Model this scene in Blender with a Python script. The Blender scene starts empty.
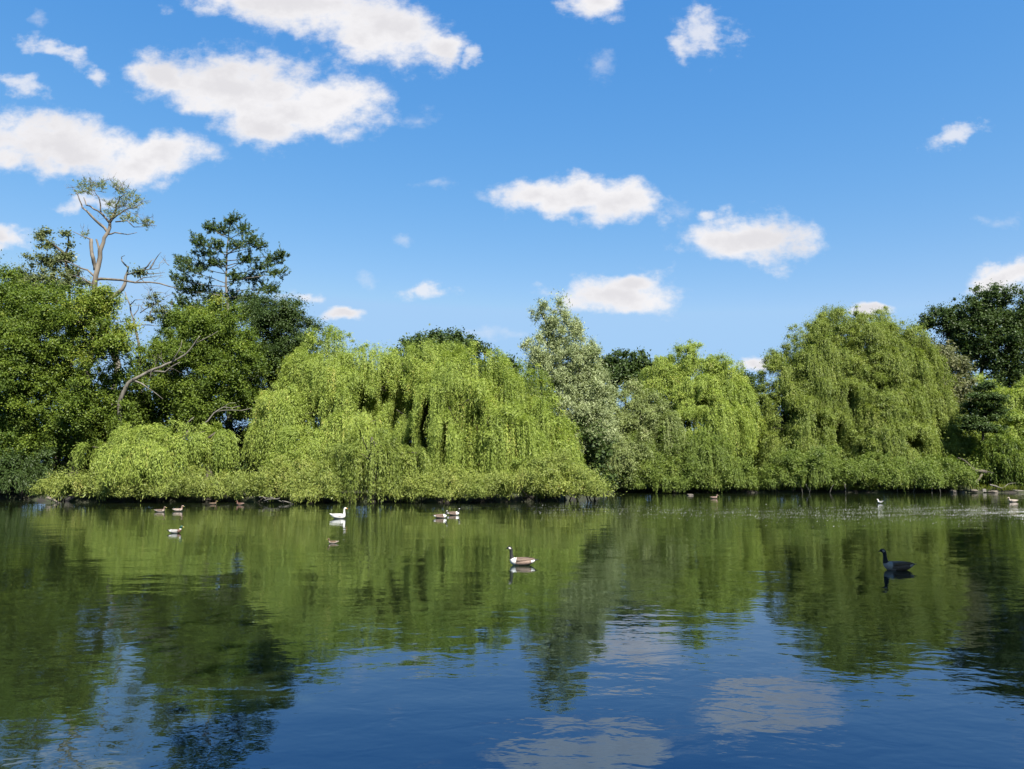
import bpy, bmesh, math, random
import numpy as np
from mathutils import Vector

R = math.radians
SC = bpy.context.scene
COL = SC.collection
rng = np.random.default_rng(7)
random.seed(7)

# ------------------------------------------------------------------ camera
F = 760.0
PITCH = R(6.2)
CAM_H = 2.2
cam = bpy.data.cameras.new('camera')
cam.sensor_width = 36.0
cam.lens = F * 36.0 / 1024.0
cam.clip_end = 6000
cam.clip_start = 0.1
co = bpy.data.objects.new('camera', cam)
co.location = (0, 0, CAM_H)
co.rotation_euler = (R(90) + PITCH, 0, 0)
COL.objects.link(co)
SC.camera = co


def ray(px, py):
    x = (px - 512.0) / F
    u = (384.5 - py) / F
    return np.array([x, math.cos(PITCH) - u * math.sin(PITCH), math.sin(PITCH) + u * math.cos(PITCH)])


def at(px, py, D):
    r = ray(px, py)
    return np.array([0, 0, CAM_H]) + r * (D / r[1])


def on_water(px, py, z=0.0):
    r = ray(px, py)
    return np.array([0, 0, CAM_H]) + r * ((z - CAM_H) / r[2])


# ------------------------------------------------------------------ objects
def tag(o, label=None, cat=None, group=None, kind=None):
    if label: o['label'] = label
    if cat: o['category'] = cat
    if group: o['group'] = group
    if kind: o['kind'] = kind
    return o


def empty(name, loc):
    o = bpy.data.objects.new(name, None)
    o.location = tuple(loc)
    o.empty_display_size = 0.3
    COL.objects.link(o)
    return o


def mesh_obj(name, verts, faces, mats, parent=None, origin=(0, 0, 0), smooth=False, mat_idx=None, tint=None):
    """verts (N,3) world space; faces list or (M,k) array."""
    v = np.asarray(verts, dtype=np.float32) - np.asarray(origin, dtype=np.float32)
    me = bpy.data.meshes.new(name)
    if isinstance(faces, np.ndarray):
        m, k = faces.shape
        me.vertices.add(len(v))
        me.vertices.foreach_set('co', v.ravel())
        me.loops.add(m * k)
        me.loops.foreach_set('vertex_index', faces.astype(np.int32).ravel())
        me.polygons.add(m)
        me.polygons.foreach_set('loop_start', np.arange(0, m * k, k, dtype=np.int32))
        me.update(calc_edges=True)
    else:
        me.from_pydata([tuple(map(float, p)) for p in v], [], faces)
        me.update()
    if not isinstance(mats, (list, tuple)): mats = [mats]
    for m_ in mats: me.materials.append(m_)
    n = len(me.polygons)
    if smooth:
        me.polygons.foreach_set('use_smooth', np.ones(n, dtype=bool))
    if mat_idx is not None:
        me.polygons.foreach_set('material_index', np.asarray(mat_idx, dtype=np.int32))
    if tint is not None:
        a = me.attributes.new('tint', 'FLOAT', 'FACE')
        a.data.foreach_set('value', np.asarray(tint, dtype=np.float32))
    me.validate(verbose=False)
    o = bpy.data.objects.new(name, me)
    COL.objects.link(o)
    if parent is not None:
        o.parent = parent
    else:
        o.location = tuple(origin)
    return o


# ------------------------------------------------------------------ materials
def new_mat(name):
    m = bpy.data.materials.new(name)
    m.use_nodes = True
    nt = m.node_tree
    nt.nodes.clear()
    return m, nt, nt.nodes.new('ShaderNodeOutputMaterial')


def leaf_mat(name, a, b, transl=0.35, c=None, tcol=None, spec=0.2):
    """a..b: leaf to leaf colour range, c: a rarer leaf colour (young or yellowed)."""
    m, nt, out = new_mat(name)
    N, L = nt.nodes, nt.links
    at_ = N.new('ShaderNodeAttribute'); at_.attribute_name = 'tint'
    cr = N.new('ShaderNodeValToRGB')
    cr.color_ramp.elements[0].color = (*a, 1); cr.color_ramp.elements[0].position = 0.0
    cr.color_ramp.elements[1].color = (*b, 1); cr.color_ramp.elements[1].position = 0.85
    e = cr.color_ramp.elements.new(1.0); e.color = (*(c or b), 1)
    L.new(at_.outputs['Fac'], cr.inputs['Fac'])
    p = N.new('ShaderNodeBsdfPrincipled')
    p.inputs['Roughness'].default_value = 0.5
    p.inputs['Specular IOR Level'].default_value = spec
    L.new(cr.outputs['Color'], p.inputs['Base Color'])
    tr = N.new('ShaderNodeBsdfTranslucent')
    mx = N.new('ShaderNodeMixRGB'); mx.blend_type = 'MULTIPLY'; mx.inputs['Fac'].default_value = 1.0
    mx.inputs['Color2'].default_value = (*(tcol or (1.25, 1.35, 0.55)), 1)
    L.new(cr.outputs['Color'], mx.inputs['Color1'])
    L.new(mx.outputs['Color'], tr.inputs['Color'])
    ms = N.new('ShaderNodeMixShader'); ms.inputs['Fac'].default_value = transl
    L.new(p.outputs['BSDF'], ms.inputs[1]); L.new(tr.outputs['BSDF'], ms.inputs[2])
    L.new(ms.outputs['Shader'], out.inputs['Surface'])
    return m


def bark_mat(name, a, b, scale=3.0):
    m, nt, out = new_mat(name)
    N, L = nt.nodes, nt.links
    tc = N.new('ShaderNodeTexCoord')
    mp = N.new('ShaderNodeMapping'); mp.inputs['Scale'].default_value = (1, 1, 0.25)
    L.new(tc.outputs['Object'], mp.inputs['Vector'])
    nz = N.new('ShaderNodeTexNoise'); nz.inputs['Scale'].default_value = scale; nz.inputs['Detail'].default_value = 6
    L.new(mp.outputs['Vector'], nz.inputs['Vector'])
    cr = N.new('ShaderNodeValToRGB')
    cr.color_ramp.elements[0].color = (*a, 1); cr.color_ramp.elements[0].position = 0.35
    cr.color_ramp.elements[1].color = (*b, 1); cr.color_ramp.elements[1].position = 0.65
    L.new(nz.outputs['Fac'], cr.inputs['Fac'])
    p = N.new('ShaderNodeBsdfPrincipled'); p.inputs['Roughness'].default_value = 0.9
    L.new(cr.outputs['Color'], p.inputs['Base Color'])
    bp = N.new('ShaderNodeBump'); bp.inputs['Strength'].default_value = 0.5; bp.inputs['Distance'].default_value = 0.05
    L.new(nz.outputs['Fac'], bp.inputs['Height']); L.new(bp.outputs['Normal'], p.inputs['Normal'])
    L.new(p.outputs['BSDF'], out.inputs['Surface'])
    return m


def plain_mat(name, col, rough=0.7, var=0.25, scale=20.0):
    m, nt, out = new_mat(name)
    N, L = nt.nodes, nt.links
    tc = N.new('ShaderNodeTexCoord')
    nz = N.new('ShaderNodeTexNoise'); nz.inputs['Scale'].default_value = scale; nz.inputs['Detail'].default_value = 4
    L.new(tc.outputs['Object'], nz.inputs['Vector'])
    cr = N.new('ShaderNodeValToRGB')
    cr.color_ramp.elements[0].color = (*[c * (1 - var) for c in col], 1); cr.color_ramp.elements[0].position = 0.3
    cr.color_ramp.elements[1].color = (*[min(1, c * (1 + var)) for c in col], 1); cr.color_ramp.elements[1].position = 0.7
    L.new(nz.outputs['Fac'], cr.inputs['Fac'])
    p = N.new('ShaderNodeBsdfPrincipled'); p.inputs['Roughness'].default_value = rough
    L.new(cr.outputs['Color'], p.inputs['Base Color'])
    L.new(p.outputs['BSDF'], out.inputs['Surface'])
    return m


M = {
    'willow': leaf_mat('willow_leaf', (0.151, 0.204, 0.039), (0.269, 0.325, 0.063), 0.35, (0.397, 0.362, 0.104)),
    'willow_yellow': leaf_mat('willow_leaf_yellow', (0.139, 0.180, 0.041), (0.236, 0.264, 0.058), 0.35, (0.322, 0.285, 0.094)),
    'willow_far': leaf_mat('willow_leaf_far', (0.110, 0.150, 0.030), (0.199, 0.237, 0.046), 0.33, (0.265, 0.266, 0.083)),
    'willow_grey': leaf_mat('willow_leaf_grey', (0.117, 0.152, 0.048), (0.207, 0.241, 0.083), 0.28, (0.303, 0.317, 0.152)),
    'silver': leaf_mat('silver_leaf', (0.150, 0.185, 0.079), (0.318, 0.354, 0.177), 0.22, (0.531, 0.549, 0.354)),
    'broad': leaf_mat('broad_leaf', (0.053, 0.088, 0.015), (0.131, 0.178, 0.022), 0.36, (0.224, 0.249, 0.040)),
    'pale_leaf': leaf_mat('pale_leaf', (0.13, 0.15, 0.055), (0.22, 0.24, 0.09), 0.4, (0.3, 0.3, 0.16)),
    'broad_bright': leaf_mat('broad_leaf_bright', (0.09, 0.14, 0.012), (0.16, 0.21, 0.02), 0.35, (0.22, 0.25, 0.03)),
    'broad_dark': leaf_mat('broad_leaf_dark', (0.027, 0.048, 0.011), (0.052, 0.081, 0.019), 0.25, (0.085, 0.109, 0.033)),
    'olive': leaf_mat('olive_leaf', (0.075, 0.095, 0.035), (0.149, 0.168, 0.065), 0.3, (0.238, 0.238, 0.129)),
    'grey_brown': leaf_mat('grey_brown_leaf', (0.088, 0.099, 0.044), (0.149, 0.154, 0.072), 0.25, (0.220, 0.198, 0.110)),
    'conifer': leaf_mat('conifer_needle', (0.035, 0.062, 0.018), (0.08, 0.115, 0.03), 0.3, (0.16, 0.14, 0.05)),
    'shrub': leaf_mat('shrub_leaf', (0.094, 0.135, 0.027), (0.161, 0.208, 0.040), 0.33, (0.229, 0.242, 0.064)),
    'grass': leaf_mat('grass_blade', (0.10, 0.13, 0.02), (0.16, 0.185, 0.035), 0.35, (0.22, 0.2, 0.07)),
    'bark': bark_mat('bark', (0.028, 0.021, 0.015), (0.08, 0.065, 0.046)),
    'bark_pale': bark_mat('dead_bark', (0.055, 0.045, 0.034), (0.16, 0.135, 0.105)),
    'bark_grey': bark_mat('grey_bark', (0.06, 0.053, 0.043), (0.16, 0.145, 0.12)),
}

# ------------------------------------------------------------------ foliage makers
CROWN_LEAVES = {}


def unit(v):
    return v / np.maximum(np.linalg.norm(v, axis=-1, keepdims=True), 1e-9)


def leaf_quads(pos, axis, normal, length, width):
    """pos: leaf base. Rhombus along axis."""
    axis = unit(axis)
    side = unit(np.cross(axis, normal))
    L_ = length[:, None]; W_ = width[:, None]
    nrm = np.cross(side, axis)
    a = pos
    b = pos + axis * L_ * 0.45 + side * W_ * 0.5
    c = pos + axis * L_ + nrm * L_ * -0.08
    d = pos + axis * L_ * 0.45 - side * W_ * 0.5
    v = np.stack([a, b, c, d], axis=1).reshape(-1, 3)
    f = np.arange(len(v)).reshape(-1, 4)
    return v, f


class Foliage:
    def __init__(self):
        self.v, self.f, self.t, self.n = [], [], [], 0

    def add(self, v, f, t):
        self.v.append(v); self.f.append(f + self.n); self.t.append(t); self.n += len(v)

    def build(self, name, mat, parent, origin):
        v = np.concatenate(self.v); f = np.concatenate(self.f); t = np.concatenate(self.t)
        return mesh_obj(name, v, f, mat, parent, origin, tint=t)


def facing_azimuth(n, back=0.35):
    """azimuth angles; the side towards the pond (-Y) a little fuller than the back."""
    az = rng.uniform(-math.pi, math.pi, n * 3)
    keep = rng.random(n * 3) < np.where(np.sin(az) < 0.3, 1.0, back)
    az = az[keep][:n]
    return az


def blob(fol, c, r, leaf=0.22, wid=0.6, lai=3.0, clump=0.62, flat=0.75, droop=0.15, up=0.5, zmin=0.25, inner=0.3, tshift=0.0, hollow=0.3, rj=0.15):
    """leafy lobe: clumps of leaves spread over and inside an ellipsoid."""
    c = np.asarray(c); r = np.asarray(r)
    area = math.pi * (r[0] * r[2] * 2 + r[0] * r[1])
    nleaf = int(lai * area / (0.5 * leaf * leaf * wid))
    per = int(max(24, 2.0 * clump * clump * 3.1 / (0.5 * leaf * leaf * wid)))
    ncl = max(6, int(nleaf / per))
    az = facing_azimuth(ncl); ncl = len(az)
    el = np.arcsin(rng.uniform(-0.75, 1.0, ncl))
    d = np.stack([np.cos(el) * np.cos(az), np.cos(el) * np.sin(az), np.sin(el)], 1)
    rad = np.where(rng.random(ncl) < inner, rng.uniform(0.25, 0.8, ncl), rng.normal(0.92, rj, ncl))
    cc = c + d * r * rad[:, None]
    ph = rng.uniform(0, 6.28, 6)
    q = (np.sin(1.9 * cc[:, 0] + ph[0]) * np.sin(1.7 * cc[:, 1] + ph[1]) + np.sin(2.1 * cc[:, 2] + ph[2] + 0.8 * np.sin(1.3 * cc[:, 0] + ph[3])) * np.sin(1.1 * cc[:, 0] + ph[4]))
    ok = (q > -hollow) | (rad < 0.7)
    cc = cc[ok]; ncl = len(cc)
    if ncl == 0: return
    cs = clump * rng.lognormal(-0.12, 0.42, ncl)
    idx = np.repeat(np.arange(ncl), np.maximum(4, (per * (cs / clump) ** 2).astype(int)))
    n = len(idx)
    ld = unit(rng.normal(size=(n, 3)) + np.array([0, 0, 0.35]))
    lr = np.minimum(np.abs(rng.normal(0, 0.72, n)), 1.7)
    pos = cc[idx] + ld * lr[:, None] * cs[idx][:, None] * np.array([1, 1, flat])
    nrm = unit(ld * 0.7 + np.array([0, -0.1, up]) + rng.normal(size=(n, 3)) * 0.55)
    ax = unit(np.cross(nrm, rng.normal(size=(n, 3)))) + ld * 0.5 + np.array([0, 0, -droop])
    keep = pos[:, 2] > zmin
    pos, nrm, ax, idx = pos[keep], nrm[keep], ax[keep], idx[keep]
    n = len(pos)
    ll = leaf * rng.uniform(0.65, 1.3, n) * rng.uniform(0.8, 1.2, ncl)[idx]
    v, f = leaf_quads(pos, ax, nrm, ll, ll * wid)
    ct = rng.normal(0, 0.16, ncl)
    t = np.clip(0.45 + tshift + ct[idx] + rng.normal(0, 0.14, n), 0, 1)
    fol.add(v, f, t)


def willow_lobe(fol, c, r, ztop, zlow, n_b=40, leaf=0.165, wid=0.23, per=29, dens=13.0, lmin=1.6, lmax=5.5, back=0.35,
                rise=0.5, sway=0.10, bund=0.5, hang=0.35, tshift=0.0):
    """dome of hanging curtains. c = (x, y) axis, r = (rx, ry, rz) of the dome whose crest is at ztop."""
    rx, ry, rz = r
    # boughs: the curtains hang in groups with shaded hollows between them
    n_g = max(5, int(n_b / 7.0))
    gaz = facing_azimuth(n_g, back); n_g = len(gaz)
    gel = np.arcsin(rng.uniform(0.0, 1.0, n_g))
    gsc = rng.uniform(0.6, 1.1, n_g)
    glen = rng.uniform(0.55, 1.25, n_g)
    gi = rng.integers(0, n_g, n_b)
    spread = 0.85 / max(1.0, (rx + ry) / 2)
    az = gaz[gi] + rng.normal(0, spread, n_b) / np.maximum(np.cos(gel[gi]), 0.35)
    el = np.clip(gel[gi] + rng.normal(0, spread * 0.8, n_b), 0.0, 1.5)
    sc = gsc[gi] * rng.normal(1.0, 0.05, n_b)
    fill = rng.random(n_b) < 0.22
    sc = np.where(fill, rng.uniform(0.45, 0.8, n_b), sc)
    out = np.stack([np.cos(az), np.sin(az), np.zeros(n_b)], 1)
    base = np.stack([c[0] + rx * np.cos(el) * np.cos(az) * sc, c[1] + ry * np.cos(el) * np.sin(az) * sc,
                     ztop - rz + rz * np.sin(el) * sc], 1)
    # bundles low on the dome hang far, bundles at the crest are short sprays
    Lb = rng.uniform(lmin, lmax, n_b) * glen[gi] * (1.0 - 0.55 * np.sin(el) ** 2)
    low = rng.random(n_g)[gi] < hang
    Lb = np.where(low, np.maximum(Lb, (base[:, 2] - zlow) * rng.uniform(0.75, 1.0, n_b)), Lb)
    br = bund * rng.uniform(0.6, 1.4, n_b)
    bi = np.repeat(np.arange(n_b), per)
    ns = len(bi)
    off = rng.normal(size=(ns, 3)); off = unit(off) * (rng.random(ns) ** 0.5)[:, None] * br[bi][:, None]
    off[:, 2] *= 0.6
    st = base[bi] + off
    # strands at the rim of a bundle start lower: a rounded shoulder
    od = unit(out[bi] * (0.4 + 0.6 * np.cos(el[bi]))[:, None] + off / np.maximum(br[bi], .1)[:, None] * 0.5 + rng.normal(size=(ns, 3)) * 0.2)
    od[:, 2] = 0
    L = Lb[bi] * rng.uniform(0.6, 1.08, ns)
    L = np.minimum(L, np.maximum(st[:, 2] - zlow - rng.uniform(-0.2, 0.6, ns), 0.3))
    a = rise * rng.uniform(0.2, 1.5, ns)
    reach = rng.uniform(0.4, 1.1, ns) * np.minimum(1.0, L / 2.0)
    sw = rng.normal(0, sway, (ns, 2))
    nl = np.maximum(3, (L * dens + 4).astype(int))
    si = np.repeat(np.arange(ns), nl)
    n = len(si)
    u = rng.random(n)
    p = st[si].copy()
    k = (1 - np.exp(-3.0 * u)) * reach[si]
    p[:, 0] += od[si, 0] * k + sw[si, 0] * u * L[si] * 0.6
    p[:, 1] += od[si, 1] * k + sw[si, 1] * u * L[si] * 0.6
    p[:, 2] += 4 * a[si] * u * np.exp(-4 * u) - L[si] * u ** 1.25
    p += rng.normal(0, 0.03, (n, 3))
    ax = np.stack([od[si, 0] * np.exp(-3 * u) * 0.9, od[si, 1] * np.exp(-3 * u) * 0.9, 0.5 * np.exp(-6 * u) - 0.25 - 0.85 * u], 1)
    ax = unit(ax) + rng.normal(0, 0.38, (n, 3))
    nrm = unit(od[si] * 0.8 + rng.normal(size=(n, 3)) * 0.5 + np.array([0, 0, 0.7]))
    keep = p[:, 2] > max(0.04, zlow - 0.3)
    p, ax, nrm, si = p[keep], ax[keep], nrm[keep], si[keep]
    n = len(p)
    ll = leaf * rng.uniform(0.6, 1.35, n)
    v, f = leaf_quads(p, ax, nrm, ll, ll * wid)
    bt = rng.normal(0, 0.13, n_b); stt = rng.normal(0, 0.13, ns)
    t = np.clip(0.45 + tshift + bt[bi][si] + stt[si] + rng.normal(0, 0.11, n), 0, 1)
    fol.add(v, f, t)


# ------------------------------------------------------------------ wood makers
def sprigs(fol, c, r, n, leaf=0.15, wid=0.36, per=26, out=(0, 0, 0), up=0.45):
    """a spray of leafy twigs: leaves sit along short shoots that spread and turn up."""
    c = np.asarray(c); r = np.asarray(r)
    d = unit(rng.normal(size=(n, 3)) * np.array([1, 0.8, 0.6]) + np.asarray(out) + np.array([0, 0, up]))
    st = c + rng.normal(size=(n, 3)) * r * 0.38
    L_ = rng.uniform(0.35, 1.0, n) * r[0]
    i = np.repeat(np.arange(n), per); m_ = len(i)
    u = rng.random(m_) ** 0.8
    p = st[i] + d[i] * (L_[i] * u)[:, None] + np.array([0, 0, 0.22]) * (u ** 2 * L_[i])[:, None] + rng.normal(0, 0.035, (m_, 3))
    ax = unit(d[i] + rng.normal(0, 0.75, (m_, 3)))
    nrm = unit(rng.normal(size=(m_, 3)) + np.array([0, -0.2, 0.8]))
    ll = leaf * rng.uniform(0.6, 1.3, m_)
    v, f = leaf_quads(p, ax, nrm, ll, ll * wid)
    fol.add(v, f, np.clip(0.45 + rng.normal(0, 0.15, n)[i] + rng.normal(0, 0.14, m_), 0, 1))


def carve(fol, voids, D):
    """open shaded hollows in the front of a crown (px, py, half width, half height, depth in metres)."""
    v = np.concatenate(fol.v); t = np.concatenate(fol.t)
    c = v.reshape(-1, 4, 3).mean(1)
    keep = np.ones(len(c), bool)
    for (px, py, hx, hy, dep) in voids:
        o = at(px, py, D - 3.0); k = (D - 3.0) / F
        wv = 0.25 * np.sin(c[:, 2] * 2.3 + px) * hx * k
        e = np.sqrt(((c[:, 0] - o[0] + wv) / (hx * k)) ** 2 + ((c[:, 2] - o[2]) / (hy * k)) ** 2)
        keep &= ~((e < rng.normal(0.95, 0.2, len(c)) + 0.32 * np.sin(5.0 * c[:, 0] + 0.9 * np.sin(c[:, 2] * 1.1 + px))) & (c[:, 1] < D - 5.0 + dep))
    v = v.reshape(-1, 4, 3)[keep].reshape(-1, 3); t = t[keep]
    fol.v, fol.t, fol.n = [v], [t], len(v)
    fol.f = [np.arange(len(v)).reshape(-1, 4)]


class Wood:
    def __init__(self):
        self.v, self.f, self.n = [], [], 0

    def tube(self, pts, radii, sides=7, jit=0.06):
        pts = np.asarray(pts, dtype=float)
        rings = []
        for i, p in enumerate(pts):
            t = pts[min(i + 1, len(pts) - 1)] - pts[max(i - 1, 0)]
            t = t / max(np.linalg.norm(t), 1e-9)
            ref = np.array([0, 1, 0]) if abs(t[1]) < 0.9 else np.array([1, 0, 0])
            a = np.cross(t, ref); a /= np.linalg.norm(a); b = np.cross(t, a)
            for k in range(sides):
                th = 2 * math.pi * k / sides
                rr = radii[i] * (1 + random.uniform(-jit, jit) * 2)
                rings.append(p + a * math.cos(th) * rr + b * math.sin(th) * rr)
        n0 = self.n
        self.v += rings
        for i in range(len(pts) - 1):
            for k in range(sides):
                k2 = (k + 1) % sides
                self.f.append((n0 + i * sides + k, n0 + i * sides + k2, n0 + (i + 1) * sides + k2, n0 + (i + 1) * sides + k))
        self.f.append(tuple(n0 + k for k in range(sides))[::-1])
        self.f.append(tuple(n0 + (len(pts) - 1) * sides + k for k in range(sides)))
        self.n += len(rings)

    def limb(self, p0, p1, r0, r1, bend=0.12, seg=7, sides=7):
        p0 = np.asarray(p0, float); p1 = np.asarray(p1, float)
        L = np.linalg.norm(p1 - p0)
        o = rng.normal(size=3) * bend * L
        pts = []
        for i in range(seg + 1):
            u = i / seg
            pts.append(p0 + (p1 - p0) * u + o * math.sin(math.pi * u) * 0.5 + rng.normal(size=3) * bend * L * 0.06 * (0 < i < seg))
        self.tube(pts, [r0 + (r1 - r0) * (i / seg) for i in range(seg + 1)], sides)
        return pts

    def twigs(self, p0, d, L, r, depth, spread=0.6, sides=5):
        """a bare branch that forks."""
        d = unit(np.asarray(d, float))
        pts = [np.asarray(p0, float)]
        seg = 5
        dd = d.copy()
        for i in range(seg):
            dd = unit(dd + rng.normal(size=3) * 0.22 + np.array([0, 0, 0.03]))
            pts.append(pts[-1] + dd * L / seg)
        self.tube(pts, [r * (1 - 0.6 * i / seg) for i in range(seg + 1)], sides, 0.04)
        ends = [pts[-1]]
        if depth > 0:
            for k in range(random.randint(2, 4)):
                i = random.randint(2, seg)
                nd = unit(dd + rng.normal(size=3) * spread)
                ends += self.twigs(pts[i], nd, L * random.uniform(0.45, 0.75), r * 0.45, depth - 1, spread, max(4, sides - 1))
        return ends

    def build(self, name, mat, parent=None, origin=(0, 0, 0)):
        return mesh_obj(name, np.array(self.v), self.f, mat, parent, origin, smooth=True)


def ground_z(x, y):
    return 0.35


# ------------------------------------------------------------------ trees
def px_r(D):
    return D / F


def blob_tree(name, label, cat, D, lobes, mat, trunk_px, group=None, leaf=0.14, wid=0.6, lai=3.1, clump=0.52, depth=0.9,
              r0=0.28, bark='bark', droop=0.15, up=0.5, zmin=0.3, inner=0.3, flat=0.75, fork=0.55):
    base = at(trunk_px, 480, D); base[2] = 0.25
    root = empty(name, base)
    tag(root, label, cat, group)
    fol = Foliage()
    cents = []
    for lb in lobes:
        px, py, hx, hy = lb[:4]
        dd = lb[4] if len(lb) > 4 else 0.0
        ts = lb[5] if len(lb) > 5 else 0.0
        c = at(px, py, D + dd)
        k = px_r(D + dd)
        rx, rz = hx * k, hy * k
        blob(fol, c, (rx, min(max(rx, rz), 4.5) * depth, rz), leaf, wid, lai, clump, flat, droop, up, zmin, inner, ts)
        cents.append((c, min(rx, rz)))
    fol.build('crown', M[mat], root, base)
    w = Wood()
    top = max(cents, key=lambda q: q[0][2])[0]
    trunk_top = base + (top - base) * 0.92
    trunk_top[0] = base[0] + (top[0] - base[0]) * 0.7
    pts = w.limb(base - np.array([0, 0, 0.5]), trunk_top, r0, r0 * 0.15, 0.05, 9, 9)
    for c, rr in cents:
        i = min(max(int(fork * 9), 2), 6)
        h = [q for q in pts if q[2] < c[2] - 0.2 * rr]
        st = h[-1] if h else pts[2]
        if np.linalg.norm(st - c) > 0.6:
            q = w.limb(st, c, r0 * 0.42, 0.04, 0.1, 6, 6)
        for k_ in range(5):
            d = unit(rng.normal(size=3) + np.array([0, -0.2, 0.5]))
            w.limb(c, c + d * rr * rng.uniform(0.6, 0.95), 0.045, 0.012, 0.1, 4, 4)
    w.build('trunk', M[bark], root, base)
    return root


def willow_tree(name, label, cat, D, lobes, mat, trunk_px, group=None, r0=0.35, dens=13.0, per=29, leaf=0.165, wid=0.24, bundk=1.0,
                zlow_min=0.22, bush=1.0, voids=(), **kw):
    base = at(trunk_px, 480, D); base[2] = 0.25
    root = empty(name, base)
    tag(root, label, cat, group)
    fol = Foliage()
    w = Wood()
    ends = []
    for lb in lobes:
        px, pt, hx, hz, pl = lb[:5]
        dd = lb[5] if len(lb) > 5 else 0.0
        ts = lb[6] if len(lb) > 6 else 0.0
        D2 = D + dd
        k = px_r(D2)
        topp = at(px, pt, D2)
        rx, rz = hx * k, hz * k
        ry = min(rx, 5.0) * 0.95
        zl = max(at(px, pl, D2 - ry)[2], zlow_min)
        area = math.pi * rx * (topp[2] - zl) * 0.7 + rx * ry * 1.5
        nb = max(10, int(area * 0.95 * bundk))
        willow_lobe(fol, (topp[0], topp[1]), (rx, ry, rz), topp[2], zl, nb, leaf, wid, per, dens, tshift=ts, **kw)
        ends.append((topp, rx, ry, rz))
    for (tp, rx, ry, rz) in ends:
        # arching leafy sprays over the upper part of each dome
        if bush > 0:
            blob(fol, tp - np.array([0, 0, rz * 0.95]), (rx, ry, rz), leaf * 1.05, 0.25, bush, 0.4, 0.8, 0.75, 0.7, inner=0.1, hollow=0.6, rj=0.06)
    if voids:
        carve(fol, voids, D)
    fol.build('crown', M[mat], root, base)
    zt = max(e[0][2] for e in ends)
    fork = base + np.array([0, 0, zt * 0.28])
    w.limb(base - np.array([0, 0, 0.5]), fork, r0, r0 * 0.75, 0.05, 5, 9)
    for (tp, rx, ry, rz) in ends:
        mid = tp + np.array([0, 0, -rz * 0.45])
        pts = w.limb(fork, mid, r0 * 0.5, 0.06, 0.12, 7, 7)
        for k_ in range(6):
            a = random.uniform(-math.pi, math.pi)
            e = tp + np.array([math.cos(a) * rx * 0.8, math.sin(a) * ry * 0.8, -rz * random.uniform(0.4, 0.85)])
            w.limb(pts[random.randint(3, 6)], e, 0.06, 0.02, 0.12, 5, 5)
    w.build('trunk', M['bark'], root, base)
    return root


# ---- left group
blob_tree('broadleaf_tree', 'dense mid green broadleaf tree cut by the left edge of the photo', 'tree', 56,
          [(-25, 325, 52, 60), (-15, 400, 62, 70), (-40, 455, 60, 40), (12, 300, 26, 30, 1), (10, 360, 30, 45, -2), (8, 440, 34, 42, -1)],
          'broad', -10, r0=0.4)
blob_tree('broadleaf_tree', 'tall leafy green tree with bright yellow green top below the bare topped tree', 'tree', 55,
          [(48, 318, 36, 34), (82, 330, 34, 42), (102, 312, 20, 26, -1, .35), (112, 345, 18, 30, -1, .3), (40, 375, 48, 55), (90, 392, 38, 48),
           (60, 435, 42, 40), (104, 425, 28, 36, 1), (30, 455, 40, 30, 0)],
          'broad', 68, r0=0.4)
blob_tree('thin_tree', 'thin crowned olive tree poking above the left broadleaf trees', 'tree', 66,
          [(45, 262, 22, 18), (24, 282, 18, 16), (66, 258, 14, 16), (48, 290, 34, 22), (78, 275, 12, 14), (42, 238, 8, 9), (68, 235, 5, 8)],
          'olive', 48, leaf=0.2, lai=1.3, clump=0.45, inner=0.5, r0=0.3)
blob_tree('broadleaf_tree', 'rounded leafy green tree directly below the open dark conifer', 'tree', 58,
          [(210, 325, 30, 24, 0, .15), (232, 345, 26, 34), (190, 350, 34, 30), (215, 370, 46, 36), (175, 385, 30, 28), (242, 385, 24, 32), (205, 405, 42, 26),
           (160, 350, 18, 18, 3), (178, 325, 18, 16, 5)],
          'broad', 212, r0=0.38)
blob_tree('dark_tree', 'dark green bushy tree between the conifer and the left weeping willow', 'tree', 63,
          [(282, 318, 26, 20), (268, 335, 24, 28), (302, 340, 20, 26), (285, 365, 34, 28), (262, 372, 22, 24), (300, 372, 20, 20), (250, 315, 10, 14, 1), (285, 398, 38, 26, 2), (325, 400, 36, 30, 5), (250, 405, 26, 22, 1), (252, 440, 32, 26, 0), (240, 465, 30, 18, 0)],
          'broad_dark', 284, r0=0.35)
blob_tree('understory_tree', 'small shaded green tree under the leaning dead limb', 'tree', 60,
          [(140, 400, 26, 34), (128, 430, 30, 30), (165, 425, 34, 26), (200, 428, 30, 22), (150, 372, 16, 16, 2)],
          'broad', 142, r0=0.2, leaf=0.175)

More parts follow.
